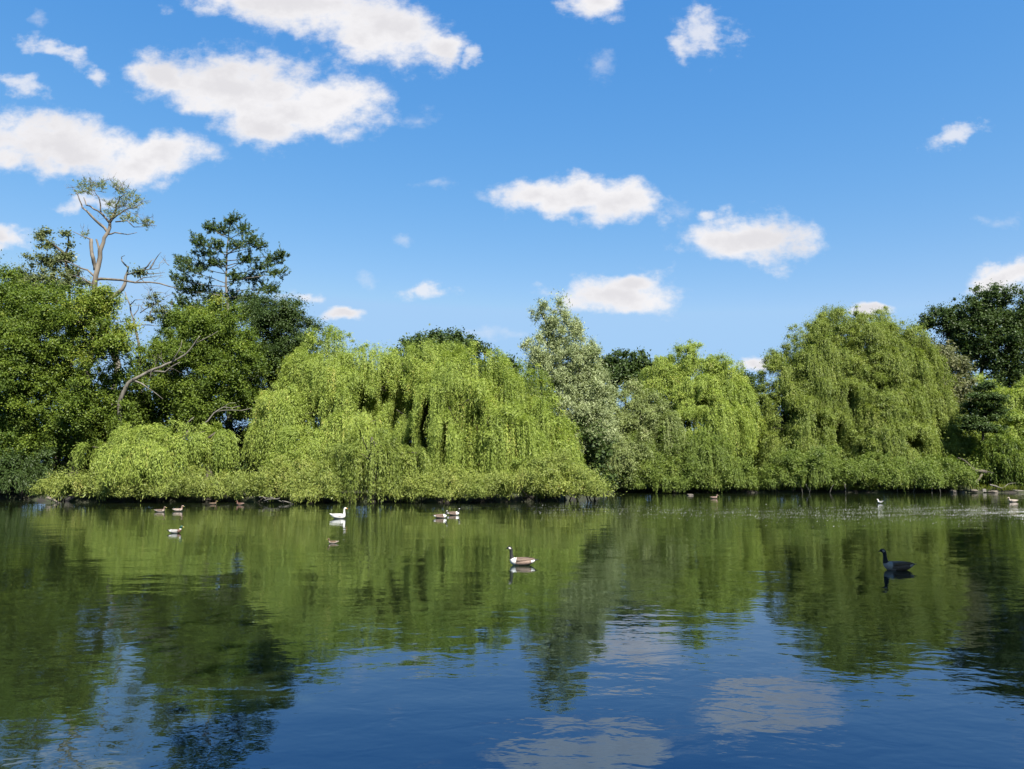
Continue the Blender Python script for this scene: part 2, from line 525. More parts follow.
# open conifer with tufts at the ends of its boughs
D = 68
base = at(228, 480, D); base[2] = 0.25
root = empty('conifer_tree', base)
tag(root, 'open crowned dark conifer with tufted boughs against the sky', 'tree')
w = Wood(); fol = Foliage()
tk = [at(228, 470, D) - np.array([0, 0, 1]), at(230, 400, D), at(229, 320, D), at(226, 285, D), at(227, 250, D), at(230, 222, D)]
w.tube(tk, [0.3, 0.26, 0.15, 0.1, 0.07, 0.02], 8)
tuf = [(231, 221, 9, 6), (222, 232, 9, 6), (242, 232, 10, 6), (212, 229, 7, 7), (200, 243, 9, 8), (206, 254, 11, 6), (219, 247, 9, 7), (236, 247, 8, 5),
       (248, 243, 10, 6), (257, 246, 8, 6), (185, 262, 9, 6), (192, 272, 13, 6), (180, 280, 9, 8), (204, 268, 12, 6), (216, 264, 9, 6), 
       (245, 260, 10, 7), (259, 268, 10, 6), (272, 262, 11, 7), (281, 257, 6, 5), (277, 274, 9, 5), (250, 280, 12, 6), (262, 289, 12, 5), (270, 291, 8, 5),
       (188, 292, 12, 8), (202, 290, 12, 7), (182, 305, 10, 8), (232, 300, 12, 10), (247, 300, 10, 7), (256, 303, 9, 5), (215, 300, 12, 9), (222, 310, 14, 9), (205, 316, 14, 9), (250, 312, 12, 8), (178, 318, 8, 8), (196, 310, 14, 9), (234, 278, 7, 8)]
for (px, py, hx, hy) in tuf:
    dy = random.uniform(-1.6, 1.6)
    c = at(px, py, D + dy); k = px_r(D)
    o_ = np.array([np.sign(px - 229) * min(1.0, abs(px - 229) / 25.0) * 0.7, 0, 0])
    sprigs(fol, c, (hx * k * 1.1, hx * k * 0.9, hy * k * 0.9), int(10 + hx * hy * 0.42), 0.18, 0.42, 34, o_, 0.5)
    j = min(range(len(tk)), key=lambda i: abs(tk[i][2] - (c[2] - 0.9)))
    zt = min(max(c[2] - 0.7, tk[1][2]), tk[-1][2])
    i = max(q for q in range(len(tk) - 1) if tk[q][2] <= zt + 1e-6)
    u = (zt - tk[i][2]) / (tk[i + 1][2] - tk[i][2])
    w.limb(tk[i] + (tk[i + 1] - tk[i]) * u, c, 0.05, 0.015, 0.08, 5, 5)
fol.build('crown', M['conifer'], root, base)
w.build('trunk', M['bark_grey'], root, base)


def traced(pts, D, jitter=0.5):
    """branch outline seen in the photo given its own depth wander."""
    o = []
    dy = 0.0
    for (x, y) in pts:
        o.append(at(x, y, D + dy))
        dy += random.uniform(-jitter, jitter)
    return o


def z1(pts):
    return [(x / 4.0, 160 + y / 4.0) for x, y in pts]


# tall bare-topped tree
D = 60
base = at(92, 480, D); base[2] = 0.25
root = empty('bare_topped_tree', base)
tag(root, 'tall gaunt tree with bare crooked trunk and a sparse leafy tuft at its top', 'tree')
w = Wood()
k = px_r(D)
def branch(pts, r0, r1, sides=6, jit=0.35, DD=None):
    p = traced(pts, DD or D, jit)
    # subdivide for a crooked look
    q = []
    for i in range(len(p) - 1):
        q += [p[i], (p[i] + p[i + 1]) / 2 + rng.normal(size=3) * np.linalg.norm(p[i + 1] - p[i]) * 0.05]
    q.append(p[-1])
    n = len(q) - 1
    w.tube(q, [r0 + (r1 - r0) * (i / n) for i in range(n + 1)], sides, 0.08)
    return q
branch([(92, 478), (92, 420), (93, 350)] + z1([(378, 520), (384, 460), (400, 390), (414, 330), (431, 290), (440, 250), (456, 215)]), 0.27, 0.085, 10, 0.15)
branch(z1([(431, 290), (402, 258), (362, 220), (330, 190), (318, 160), (304, 128)]), 0.12, 0.03)
branch(z1([(436, 248), (405, 213), (375, 196), (345, 180), (335, 150)]), 0.10, 0.03)
branch(z1([(405, 213), (402, 180), (395, 150), (375, 120)]), 0.07, 0.02)
branch(z1([(440, 250), (470, 220), (500, 200), (540, 190), (578, 172)]), 0.09, 0.02)
branch(z1([(456, 215), (465, 180), (480, 150), (502, 125)]), 0.09, 0.02)
branch(z1([(432, 297), (460, 290), (510, 298), (548, 290)]), 0.07, 0.02)
branch(z1([(462, 247), (510, 243), (535, 268), (600, 262)]), 0.06, 0.015)
branch(z1([(382, 440), (376, 412), (368, 380), (364, 340), (364, 316)]), 0.16, 0.12, 7)
branch(z1([(364, 318), (332, 305), (290, 286)]), 0.06, 0.02)
branch(z1([(402, 392), (394, 350), (385, 318)]), 0.10, 0.07)
branch(z1([(380, 480), (430, 476), (540, 490), (640, 494), (705, 512)]), 0.12, 0.03)
branch(z1([(540, 490), (575, 470), (650, 462)]), 0.05, 0.015)
branch(z1([(382, 470), (350, 440), (300, 420), (230, 405)]), 0.09, 0.02)
branch(z1([(378, 500), (330, 470), (270, 455)]), 0.07, 0.02)
fol = Foliage()
for (x, y, s) in [(330, 105, 30), (370, 98, 26), (412, 105, 28), (470, 108, 30), (522, 138, 28), (552, 165, 28), (480, 188, 26), (448, 180, 22), (450, 212, 26), (432, 215, 18),
                  (530, 240, 30), (580, 258, 26), (503, 232, 22), (340, 300, 16), (315, 128, 18), (355, 125, 20), (500, 160, 22), (600, 250, 14), (530, 190, 18), (485, 128, 20)]:
    c = at(x / 4, 160 + y / 4, D + random.uniform(-1.2, 1.2))
    for _ in range(4):
        w.twigs(c + rng.normal(size=3) * 0.25, (random.uniform(-1, 1), random.uniform(-.6, .6), random.uniform(-.1, 1)), random.uniform(0.5, 1.1), 0.022, 1, 0.7, 4)
    sprigs(fol, c, (s / 4 * k * 1.15, s / 4 * k, s / 4 * k * 0.6), int(s * 0.62), 0.14, 0.36, 20, (0, 0, 0), 0.3)
fol.build('crown', M['pale_leaf'], root, base)
w.build('trunk', M['bark_pale'], root, base)

# bare dead tree between it and the conifer
D = 61
base = at(135, 480, D); base[2] = 0.25
root = empty('dead_tree', base)
tag(root, 'leafless dead tree with crooked grey twigs against the sky', 'tree')
w = Wood()
branch([(120, 478), (112, 400), (104, 330)] + z1([(425, 562), (462, 540), (490, 515), (502, 485), (508, 455), (514, 425)]), 0.3, 0.06, 8, 0.2)
for pts in ([(508, 458), (540, 450), (562, 440), (600, 436), (636, 432), (656, 395)], [(514, 430), (488, 405), (486, 388), (500, 382)], [(600, 436), (620, 400), (645, 368)],
            [(562, 440), (590, 455), (660, 450)], [(575, 440), (600, 410), (615, 395)], [(556, 442), (560, 470), (590, 500)]):
    branch(z1(pts), 0.07, 0.015)
branch([(150, 420)] + [(140, 360)] + z1([(545, 690), (535, 640), (520, 580), (500, 528)]), 0.13, 0.04, 6)
for pts in ([(535, 622), (552, 600), (555, 575)], [(535, 640), (500, 645), (440, 655)], [(545, 665), (600, 660), (640, 662)], [(590, 645), (610, 590), (620, 545)],
            [(560, 612), (600, 585), (660, 572)], [(640, 640), (680, 600), (690, 560)], [(520, 580), (540, 560), (580, 560)]):
    branch(z1(pts), 0.05, 0.012)
for _ in range(16):
    p = at(random.uniform(135, 172), random.uniform(262, 330), D + random.uniform(-1, 1))
    w.twigs(p, (random.uniform(-1, 1), random.uniform(-.5, .5), random.uniform(0, 1)), random.uniform(0.7, 1.5), 0.025, 1, 0.7, 4)
fol = Foliage()
for (x, y, s) in [(615, 560, 22), (600, 640, 26), (560, 452, 14), (640, 600, 18)]:
    c = at(x / 4, 160 + y / 4, D)
    blob(fol, c, (s / 4 * k, s / 4 * k, s / 4 * k * 1.2), 0.2, 0.45, 1.2, 0.3, 0.6, 0.1, 0.5, inner=0.6)
fol.build('crown', M['olive'], root, base)
w.build('trunk', M['bark_grey'], root, base)

# leaning dead limb lit by the sun
D = 54.5
p_base = at(118, 400, D)
w = Wood()
q = branch([(112, 470), (119, 403), (126, 387), (133, 380), (150, 371), (161, 367), (172, 362), (186, 354), (194, 344), (200, 336)], 0.17, 0.03, 8, 0.1, D)
branch([(150, 371), (165, 372), (180, 362)], 0.09, 0.03, 6, 0.2, D)
branch([(135, 381), (148, 388), (163, 399)], 0.07, 0.02, 6, 0.2, D)
branch([(172, 362), (178, 352), (182, 340)], 0.05, 0.015, 5, 0.2, D)
branch([(194, 344), (206, 338), (218, 331)], 0.045, 0.012, 5, 0.2, D)
for _ in range(5):
    p = q[random.randint(8, len(q) - 2)]
    w.twigs(p, (random.uniform(-.5, 1), random.uniform(-.5, .5), random.uniform(-0.2, 1)), random.uniform(0.7, 1.4), 0.025, 1, 0.6, 4)
o = empty('dead_tree', at(112, 480, D))
w.build('trunk', M['bark_grey'], o, at(112, 480, D))
tag(o, 'leaning dead trunk with pale sunlit bark across the dark trees', 'dead tree')

# second pale dead branch lower down
w = Wood()
D = 52.5
branch([(202, 425), (214, 413), (224, 407), (240, 406)], 0.07, 0.02, 6, 0.1, D)
branch([(216, 412), (232, 410), (252, 408)], 0.05, 0.015, 5, 0.1, D)
branch([(224, 407), (230, 403), (236, 403)], 0.03, 0.01, 5, 0.1, D)
branch([(186, 424), (194, 417)], 0.05, 0.02, 5, 0.1, D)
o = w.build('dead_branch', M['bark_grey'], None, at(202, 425, D))
tag(o, 'thin pale dead branch sticking out above the low yellow willow', 'branch')

# ---- willows of the left shore
willow_tree('weeping_willow', 'low sunlit weeping willow draping beside the dark trees at left', 'tree', 50,
            [(112, 432, 26, 22, 478, -.5), (150, 420, 30, 24, 482), (190, 418, 34, 26, 484, .3), (216, 421, 20, 26, 480, -.3), (150, 442, 50, 18, 484, -1)],
            'willow', 170, r0=0.2, bush=0.15, lmin=1.5, lmax=3.4, bund=0.32, hang=0.5,
            voids=[(243, 445, 9, 24, 8), (196, 462, 5, 14, 4), (134, 455, 5, 14, 4)])
willow_tree('weeping_willow', 'sprawling weeping willow with arching pale top left of the big dome', 'tree', 57,
            [(335, 333, 44, 50, 430, 2), (368, 345, 40, 60, 440, 1), (300, 365, 40, 60, 470, 0), (286, 388, 26, 46, 470, -2), (345, 375, 50, 60, 480, -1),
             (312, 422, 40, 40, 490, -4), (395, 350, 30, 50, 420, 2)],
            'willow', 322, r0=0.45, hang=0.35, bush=0.7,
            voids=[(392, 402, 22, 32, 6.0), (424, 428, 7, 36, 5), (446, 448, 4, 26, 3.0), (408, 460, 14, 26, 6), (366, 404, 16, 16, 4.5), (318, 440, 7, 18, 3), (262, 412, 7, 12, 3)])
willow_tree('weeping_willow', 'big weeping willow dome whose bright curtains hang to the water', 'tree', 56,
            [(470, 342, 52, 60, 480, 0), (430, 352, 38, 60, 470, 1), (510, 358, 44, 80, 492, 0), (545, 398, 30, 60, 495, -1), (455, 372, 52, 75, 495, -2.2),
             (500, 390, 44, 80, 498, -3), (416, 375, 24, 60, 470, -1), (402, 348, 34, 36, 400, 3), (436, 344, 36, 40, 420, 3)],
            'willow', 480, r0=0.5, hang=0.55, bush=0.22, lmax=6.5,
            voids=[(392, 402, 22, 32, 6.0), (424, 428, 7, 36, 5), (446, 448, 4, 26, 3.0), (408, 460, 14, 26, 6)])
willow_tree('weeping_willow', 'short weeping willow with long hanging strands in front of the dome', 'tree', 49,
            [(372, 425, 34, 26, 503, -.6), (345, 437, 24, 26, 503, 0), (402, 440, 22, 26, 500, .3)],
            'willow_far', 374, r0=0.2, bush=0.3, hang=0.8, bund=0.32, per=24)


def shrub(name, label, D, lobes, mat, trunk_px, group=None, leaf=0.155, wid=0.3, lai=3.6, clump=0.42, **kw):
    base = at(trunk_px, 490, D); base[2] = 0.15
    root = empty(name, base)
    tag(root, label, 'shrub', group)
    fol = Foliage(); w = Wood()
    for lb in lobes:
        px, py, hx, hy = lb[:4]
        dd = lb[4] if len(lb) > 4 else 0
        k = px_r(D + dd)
        c = at(px, py, D + dd)
        blob(fol, c, (hx * k, min(hx * k, 1.9), hy * k), leaf, wid, lai * 0.5, clump, 0.9, 0.1, 0.35, 0.42, 0.45)
        rx_, rz_ = hx * k, hy * k
        willow_lobe(fol, (c[0], c[1]), (rx_, min(rx_, 2.0), rz_ * 1.3), c[2] + rz_, random.uniform(0.25, 0.5), max(8, int(rx_ * (rz_ * 2.2 + 1.5) * 2.6)), leaf, 0.25, 24, 11.0, 0.4, 1.3, 0.35, 0.55, 0.12, 0.3, 0.3)
        for _ in range(3):
            w = Wood()
            w.limb(np.array([c[0] + random.uniform(-.5, .5) * hx * k, c[1] + random.uniform(-.3, .8), 0.0]),
                   c + np.array([random.uniform(-.7, .7) * hx * k, random.uniform(-.6, .4), random.uniform(-.2, .6) * hy * k]), 0.05, 0.015, 0.12, 5, 5)
            w.build('stem', M['bark'], root, base)
    fol.build('foliage', M[mat], root, base)
    return root


shrub('waterside_shrub', 'long low yellow green willow shrub overhanging the water at left', 48.5,
      [(62, 490, 20, 12), (95, 486, 28, 17), (135, 484, 32, 19, -.3), (175, 485, 32, 18), (215, 486, 30, 17, .2), (240, 488, 22, 14, .3), (55, 486, 12, 10)],
      'willow_yellow', 150)
shrub('waterside_shrub', 'rounded bright shrub at the foot of the sprawling willow', 48,
      [(268, 487, 24, 17), (296, 478, 28, 21, .6), (325, 484, 26, 18, -.2), (310, 495, 40, 8, -.6)],
      'willow_yellow', 295)
shrub('waterside_shrub', 'low bright shrub skirting the foot of the big willow dome', 47.6,
      [(410, 492, 26, 12), (445, 488, 30, 16), (485, 487, 34, 16), (525, 486, 30, 16, .4)],
      'willow_yellow', 470)
shrub('waterside_shrub', 'small bright shrub at the right tip of the left shore', 49.5,
      [(550, 478, 24, 20), (578, 482, 20, 16), (562, 465, 16, 14, .6), (592, 489, 12, 10), (560, 492, 34, 9, -.5)],
      'willow_yellow', 565)

# ---- middle
blob_tree('distant_tree', 'dark distant tree peeping over the left willows', 'tree', 88,
          [(440, 341, 18, 10), (416, 345, 16, 9), (460, 345, 20, 9), (437, 354, 40, 14), (478, 350, 12, 8), (400, 378, 30, 18), (440, 376, 46, 22), (490, 380, 36, 20), (395, 408, 44, 24), (450, 410, 56, 24), (510, 405, 40, 24)], 'broad_dark', 437, leaf=0.3, r0=0.3)
blob_tree('silver_willow', 'tall pale silver willow with wispy open top', 'tree', 63,
          [(541, 314, 9, 14), (558, 322, 12, 18), (545, 338, 15, 18), (565, 350, 22, 26), (540, 362, 14, 20), (556, 385, 28, 28), (582, 378, 22, 30), (595, 402, 22, 28),
           (568, 412, 34, 26), (570, 440, 32, 26), (598, 432, 20, 24), (526, 345, 6, 9), (576, 330, 7, 10), (590, 355, 10, 14)],
          'silver', 566, leaf=0.2, wid=0.26, lai=2.2, clump=0.34, up=0.5, droop=-0.5, flat=1.2, r0=0.3, inner=0.35)
blob_tree('distant_tree', 'dark rounded distant tree right of the silver willow', 'tree', 95,
          [(625, 366, 24, 15), (604, 370, 16, 14), (645, 368, 16, 14), (625, 384, 34, 16)], 'broad_dark', 625, leaf=0.3, r0=0.35)
willow_tree('grey_willow', 'soft grey green willow filling the gap beside the silver willow', 'tree', 68,
            [(625, 384, 26, 40, 460, 1), (605, 400, 24, 40, 465, 0), (645, 392, 26, 40, 460, 0), (622, 418, 34, 40, 475, -1)],
            'willow_grey', 622, r0=0.3, bush=2.0, hang=0.2, bundk=0.8, leaf=0.19, lmax=4)
willow_tree('upright_willow', 'bright rounded willow standing behind the humped shrub', 'tree', 74,
            [(690, 345, 34, 50, 450, 0), (662, 362, 24, 50, 450, -1), (722, 362, 26, 50, 470, -1), (692, 380, 44, 50, 460, -2), (738, 395, 18, 40, 480, -1)],
            'willow', 692, r0=0.4, lmax=2.6, bush=2.0, hang=0.12, bundk=1.1, voids=[(700, 404, 8, 6, 2.5), (668, 408, 6, 12, 2.5), (735, 430, 7, 18, 3), (680, 425, 16, 5, 3)], rise=0.7, leaf=0.19)
shrub('waterside_shrub', 'broad humped shrub below the rounded bright willow', 66.5,
      [(620, 474, 22, 20, .3), (650, 460, 34, 28), (690, 456, 40, 26), (722, 468, 30, 24, -.2), (742, 478, 14, 14), (675, 478, 60, 16, -1)],
      'shrub', 680, leaf=0.175)
blob_tree('distant_tree', 'tiny dark treetop in the sky gap right of the rounded willow', 'tree', 98,
          [(742, 382, 12, 9), (735, 392, 14, 9), (752, 390, 12, 9)], 'broad_dark', 742, leaf=0.3, r0=0.25)

# ---- right shore
willow_tree('weeping_willow', 'tallest weeping willow of the right shore with broad layered crown', 'tree', 76,
            [(850, 309, 48, 60, 420, 1), (816, 321, 40, 70, 450, 0), (884, 325, 46, 70, 450, 0), (785, 350, 36, 60, 475, -1), (906, 340, 34, 60, 450, 1), (850, 350, 60, 70, 460, -1.5),
             (915, 358, 36, 60, 460, 0), (800, 395, 44, 60, 485, -3), (870, 395, 56, 60, 485, -3.4), (765, 395, 22, 50, 485, -1), (930, 410, 36, 50, 485, -2)],
            'willow_far', 850, r0=0.6, leaf=0.185, hang=0.25, bush=1.7, lmax=3.6, bundk=1.15,
            voids=[(806, 432, 9, 24, 5), (826, 440, 6, 18, 4), (868, 388, 12, 9, 4), (780, 420, 7, 22, 4), (842, 400, 6, 12, 4), (900, 420, 8, 12, 4), (888, 445, 14, 8, 4), (930, 430, 6, 16, 4)])
shrub('waterside_shrub', 'low green shrub in front of the tallest willow, left half', 66.8,
      [(785, 474, 26, 18), (815, 468, 28, 22), (848, 474, 28, 18), (768, 482, 14, 10)], 'shrub', 810, leaf=0.175)
shrub('waterside_shrub', 'low green shrub in front of the tallest willow, right half', 66.8,
      [(880, 472, 30, 19), (912, 476, 26, 16), (945, 472, 24, 20), (930, 482, 30, 10)], 'shrub', 910, leaf=0.175)
blob_tree('thin_tree', 'grey brown thinly leaved tree beside the tallest willow', 'tree', 76,
          [(928, 350, 24, 14), (905, 348, 14, 14), (940, 372, 24, 22), (955, 390, 18, 22), (945, 410, 22, 22), (925, 375, 20, 20)],
          'grey_brown', 938, leaf=0.26, wid=0.35, lai=2.2, clump=0.5, r0=0.3)
blob_tree('dark_tree', 'large dark green tree rising behind the right shore', 'tree', 86,
          [(992, 308, 26, 22), (965, 318, 26, 18), (938, 322, 18, 12), (1016, 318, 26, 24), (985, 340, 40, 28), (1020, 350, 34, 34), (960, 345, 24, 22), (1040, 320, 30, 30), (1045, 370, 30, 30), (995, 370, 40, 20), (1010, 392, 34, 18),
           (924, 326, 12, 9)],
          'broad_dark', 992, leaf=0.23, r0=0.5, lai=2.6)
D = 70
base = at(985, 480, D); base[2] = 0.25
root = empty('cedar_tree', base)
tag(root, 'small dark cedar with flat layered boughs near the right edge', 'tree')
fol = Foliage(); w = Wood()
for (px, py, hx, hy) in [(985, 388, 10, 3), (978, 396, 16, 3), (992, 398, 12, 3), (982, 405, 18, 3.2), (972, 412, 12, 3), (992, 412, 12, 3), (984, 419, 18, 3.2), (975, 427, 14, 3), (990, 430, 14, 3), (968, 420, 9, 3)]:
    c = at(px, py, D + random.uniform(-1, .4)); k = px_r(D)
    blob(fol, c, (hx * k, hx * k, hy * k), 0.24, 0.4, 4.0, 0.35, 0.4, 0, 1.2, inner=0.5)
    w.limb(np.array([base[0], base[1], c[2] - 0.3]), c, 0.05, 0.015, 0.05, 4, 5)
w.limb(base - np.array([0, 0, .5]), at(985, 385, D), 0.2, 0.03, 0.03, 8, 8)
fol.build('crown', M['broad_dark'], root, base)
w.build('trunk', M['bark'], root, base)
willow_tree('weeping_willow', 'weeping willow with sunlit top cut by the right edge', 'tree', 75,
            [(975, 376, 22, 30, 440, 2), (1012, 388, 26, 40, 450, 0), (1040, 380, 34, 50, 460, 0), (1022, 415, 34, 40, 465, -1.5), (990, 425, 24, 30, 470, -1.5), (958, 425, 22, 34, 480, -1)],
            'willow', 1015, r0=0.4, lmax=2.8, bush=2.0, leaf=0.22)
shrub('waterside_shrub', 'dark shaded shrub at the far right water edge', 68.5,
      [(1000, 452, 24, 22, .6), (1028, 460, 26, 26, .3), (1045, 475, 24, 16), (985, 462, 16, 16, .8)], 'broad', 1015, leaf=0.2, wid=0.5)
shrub('waterside_shrub', 'dark shaded shrub hanging over the water at the left edge', 52,
      [(-8, 478, 24, 18), (18, 474, 22, 20), (40, 470, 18, 20, .6), (-30, 476, 20, 20)], 'broad_dark', 12, leaf=0.18, wid=0.5)

# undergrowth that closes the wood behind the first trees
fol = Foliage()
for i in range(56):
    x = -62 + i * 2.55 + random.uniform(-1, 1)
    y = (62 if x < 8 else 78) + random.uniform(-2, 3)
    h = random.uniform(2.8, 5.0)
    blob(fol, (x, y, h * 0.7), (2.4, 1.6, h), 0.28, 0.6, 2.2, 0.6, 0.8)
o = fol.build('undergrowth', M['broad_dark'], None, (0, 70, 0.3))
tag(o, 'dense dark undergrowth closing the wood behind the shore trees', 'undergrowth', None, 'stuff')

# tall trees on the near bank outside the picture whose shade falls on the right half of the pond
def shade_tree(x, y, h, r, label):
    base = np.array([x, y, 0.4])
    root = empty('bank_tree', base)
    tag(root, label, 'tree')
    fol = Foliage(); w = Wood()
    top = base + np.array([0, 0, h])
    pts = w.limb(base - np.array([0, 0, .5]), top - np.array([0, 0, 2]), 0.45, 0.08, 0.03, 9, 9)
    for i in range(20):
        a = random.uniform(-math.pi, math.pi); q = random.uniform(0.2, 0.75) * r
        c = base + np.array([math.cos(a) * q, math.sin(a) * q, h * random.uniform(0.45, 0.9)])
        blob(fol, c, (r * 0.55, r * 0.55, r * 0.5), 0.5, 0.7, 1.6, 0.8)
        w.limb(pts[random.randint(4, 7)], c, 0.14, 0.03, 0.1, 6, 6)
    fol.build('crown', M['broad'], root, base)
    w.build('trunk', M['bark'], root, base)


SHADE = [(8.5, -2.2, 17, 5), (16.5, 3.0, 21, 7), (23.5, 9.0, 21, 5.5)]
for i, (x, y, h, r) in enumerate(SHADE):
    shade_tree(x, y, h, r, ['leafy tree on the near bank closest to the viewer', 'leafy tree on the near bank, middle of three', 'leafy tree on the near bank farthest from the viewer'][i])

# ------------------------------------------------------------------ terrain and water
def shore(x):
    """y of the far waterline."""
    s = np.where(x < 3, 48.6, np.where(x < 9, 48.6 + (x - 3) / 6 * 18.4, 67.0))
    s = s + 0.5 * np.sin(x * 0.55) + 0.35 * np.sin(x * 1.7 + 1)
    s = np.where(x < -27, s + (-27 - x) * 0.5, s)
    return s


xs = np.concatenate([[-2500, -900, -400, -200, -130], np.arange(-90, 90.1, 0.8), [130, 200, 400, 900, 2500]])
ys = np.concatenate([[-900, -300, -100, -40, -20], np.arange(-12, 5, 1.0), np.arange(6, 44, 3.0), np.arange(44, 76, 0.5), np.arange(77, 110, 3), [130, 200, 400, 900, 2500]])
X, Y = np.meshgrid(xs, ys)
dl = Y - shore(X)                       # >0 on the far land
dn = (2.6 + 0.3 * np.sin(X * 0.8)) - Y  # >0 on the near bank
dr = (X - (8.5 + 0.92 * np.maximum(Y, 0))) * 0.7
dr = np.where(Y < 40, dr, -5)
ds = np.maximum(-X - 84, X - 86)
d = np.maximum.reduce([dl, dn, dr, ds])
Z = np.where(d > 0, 0.05 + 0.42 * (1 - np.exp(-d * 1.6)) + 0.012 * np.minimum(d, 60), np.maximum(-1.4, d * 0.9))
Z = Z + np.where(d > 0.3, 0.06 * np.sin(X * 1.3) * np.cos(Y * 1.1), 0)
V = np.stack([X, Y, Z], -1).reshape(-1, 3)
nx, ny = len(xs), len(ys)
ii, jj = np.meshgrid(np.arange(nx - 1), np.arange(ny - 1))
a = (jj * nx + ii).ravel()
Fq = np.stack([a, a + 1, a + nx + 1, a + nx], 1)

m, nt, out = new_mat('earth')
N, L = nt.nodes, nt.links
tc = N.new('ShaderNodeTexCoord')
nz = N.new('ShaderNodeTexNoise'); nz.inputs['Scale'].default_value = 0.8; nz.inputs['Detail'].default_value = 8
L.new(tc.outputs['Object'], nz.inputs['Vector'])
cr = N.new('ShaderNodeValToRGB')
cr.color_ramp.elements[0].color = (0.014, 0.010, 0.007, 1); cr.color_ramp.elements[0].position = 0.4
cr.color_ramp.elements[1].color = (0.026, 0.032, 0.010, 1); cr.color_ramp.elements[1].position = 0.62
L.new(nz.outputs['Fac'], cr.inputs['Fac'])
p = N.new('ShaderNodeBsdfPrincipled'); p.inputs['Roughness'].default_value = 0.95
L.new(cr.outputs['Color'], p.inputs['Base Color'])
bp = N.new('ShaderNodeBump'); bp.inputs['Distance'].default_value = 0.15
L.new(nz.outputs['Fac'], bp.inputs['Height']); L.new(bp.outputs['Normal'], p.inputs['Normal'])
L.new(p.outputs['BSDF'], out.inputs['Surface'])
tag(mesh_obj('ground', V, Fq, m, smooth=True), kind='structure')

m, nt, out = new_mat('pond_water')
N, L = nt.nodes, nt.links
tc = N.new('ShaderNodeTexCoord')


def noise(scale, detail, sx=1.0, sy=1.0, rot=0.0, dist=0.0):
    mp = N.new('ShaderNodeMapping'); mp.inputs['Scale'].default_value = (sx, sy, 1); mp.inputs['Rotation'].default_value = (0, 0, rot)
    L.new(tc.outputs['Object'], mp.inputs['Vector'])
    n_ = N.new('ShaderNodeTexNoise'); n_.inputs['Scale'].default_value = scale; n_.inputs['Detail'].default_value = detail
    n_.inputs['Roughness'].default_value = 0.5; n_.inputs['Distortion'].default_value = dist
    L.new(mp.outputs['Vector'], n_.inputs['Vector'])
    return n_.outputs['Fac']


def mth(op, a, b=None, c=None):
    n_ = N.new('ShaderNodeMath'); n_.operation = op
    for i, v in enumerate((a, b, c)):
        if v is None: continue
        if hasattr(v, 'is_output'): L.new(v, n_.inputs[i])
        else: n_.inputs[i].default_value = v
    return n_.outputs[0]


WAVE = dict(big=0.020, mid=0.0062, small=0.0014, band=0.018)
h1 = noise(0.55, 2, 0.7, 1.0, 0.25)
h2 = noise(3.2, 2, 0.7, 1.0, -0.15, 0.5)
h3 = noise(11.0, 2, 0.7, 1.0, 0.2)
# breeze: patches of stronger and weaker ripples
br = noise(0.07, 2, 0.5, 1.6, 0.2)
brz = mth('ADD', mth('MULTIPLY', mth('SUBTRACT', br, 0.35), 2.2), 0.35)
# ruffled lane in front of the right shore
sep = N.new('ShaderNodeSeparateXYZ'); L.new(tc.outputs['Object'], sep.inputs[0])
wob = mth('MULTIPLY', mth('SUBTRACT', noise(0.12, 2), 0.5), 9.0)
ly = mth('ABSOLUTE', mth('SUBTRACT', mth('ADD', sep.outputs['Y'], wob), 38.0))
lane = N.new('ShaderNodeMapRange'); lane.interpolation_type = 'SMOOTHSTEP'
lane.inputs['From Min'].default_value = 7.0; lane.inputs['From Max'].default_value = 2.0
L.new(ly, lane.inputs['Value'])
lx = N.new('ShaderNodeMapRange'); lx.interpolation_type = 'SMOOTHSTEP'
lx.inputs['From Min'].default_value = 2.0; lx.inputs['From Max'].default_value = 18.0
L.new(sep.outputs['X'], lx.inputs['Value'])
lane_f = mth('MULTIPLY', lane.outputs['Result'], lx.outputs['Result'])
hh = mth('MULTIPLY', h1, WAVE['big'])
hh = mth('ADD', hh, mth('MULTIPLY', mth('MULTIPLY', h2, WAVE['mid']), brz))
hh = mth('ADD', hh, mth('MULTIPLY', mth('MULTIPLY', h3, WAVE['small']), brz))
hh = mth('ADD', hh, mth('MULTIPLY', mth('MULTIPLY', noise(4.0, 3), WAVE['band']), lane_f))
bp = N.new('ShaderNodeBump'); bp.inputs['Strength'].default_value = 1.0; bp.inputs['Distance'].default_value = 1.0
L.new(hh, bp.inputs['Height'])
p = N.new('ShaderNodeBsdfPrincipled')
p.inputs['Base Color'].default_value = (0.0085, 0.0125, 0.0042, 1)
p.inputs['Roughness'].default_value = 0.02
p.inputs['IOR'].default_value = 2.4
p.inputs['Specular Tint'].default_value = (0.1, 0.5, 1.0, 1)
L.new(bp.outputs['Normal'], p.inputs['Normal'])
L.new(p.outputs['BSDF'], out.inputs['Surface'])
wx = np.array([-100, 100.0]); wy = np.array([-8, 90.0])
tag(mesh_obj('water', [(-100, -8, 0), (100, -8, 0), (100, 95, 0), (-100, 95, 0)], [(0, 1, 2, 3)], m), kind='structure')

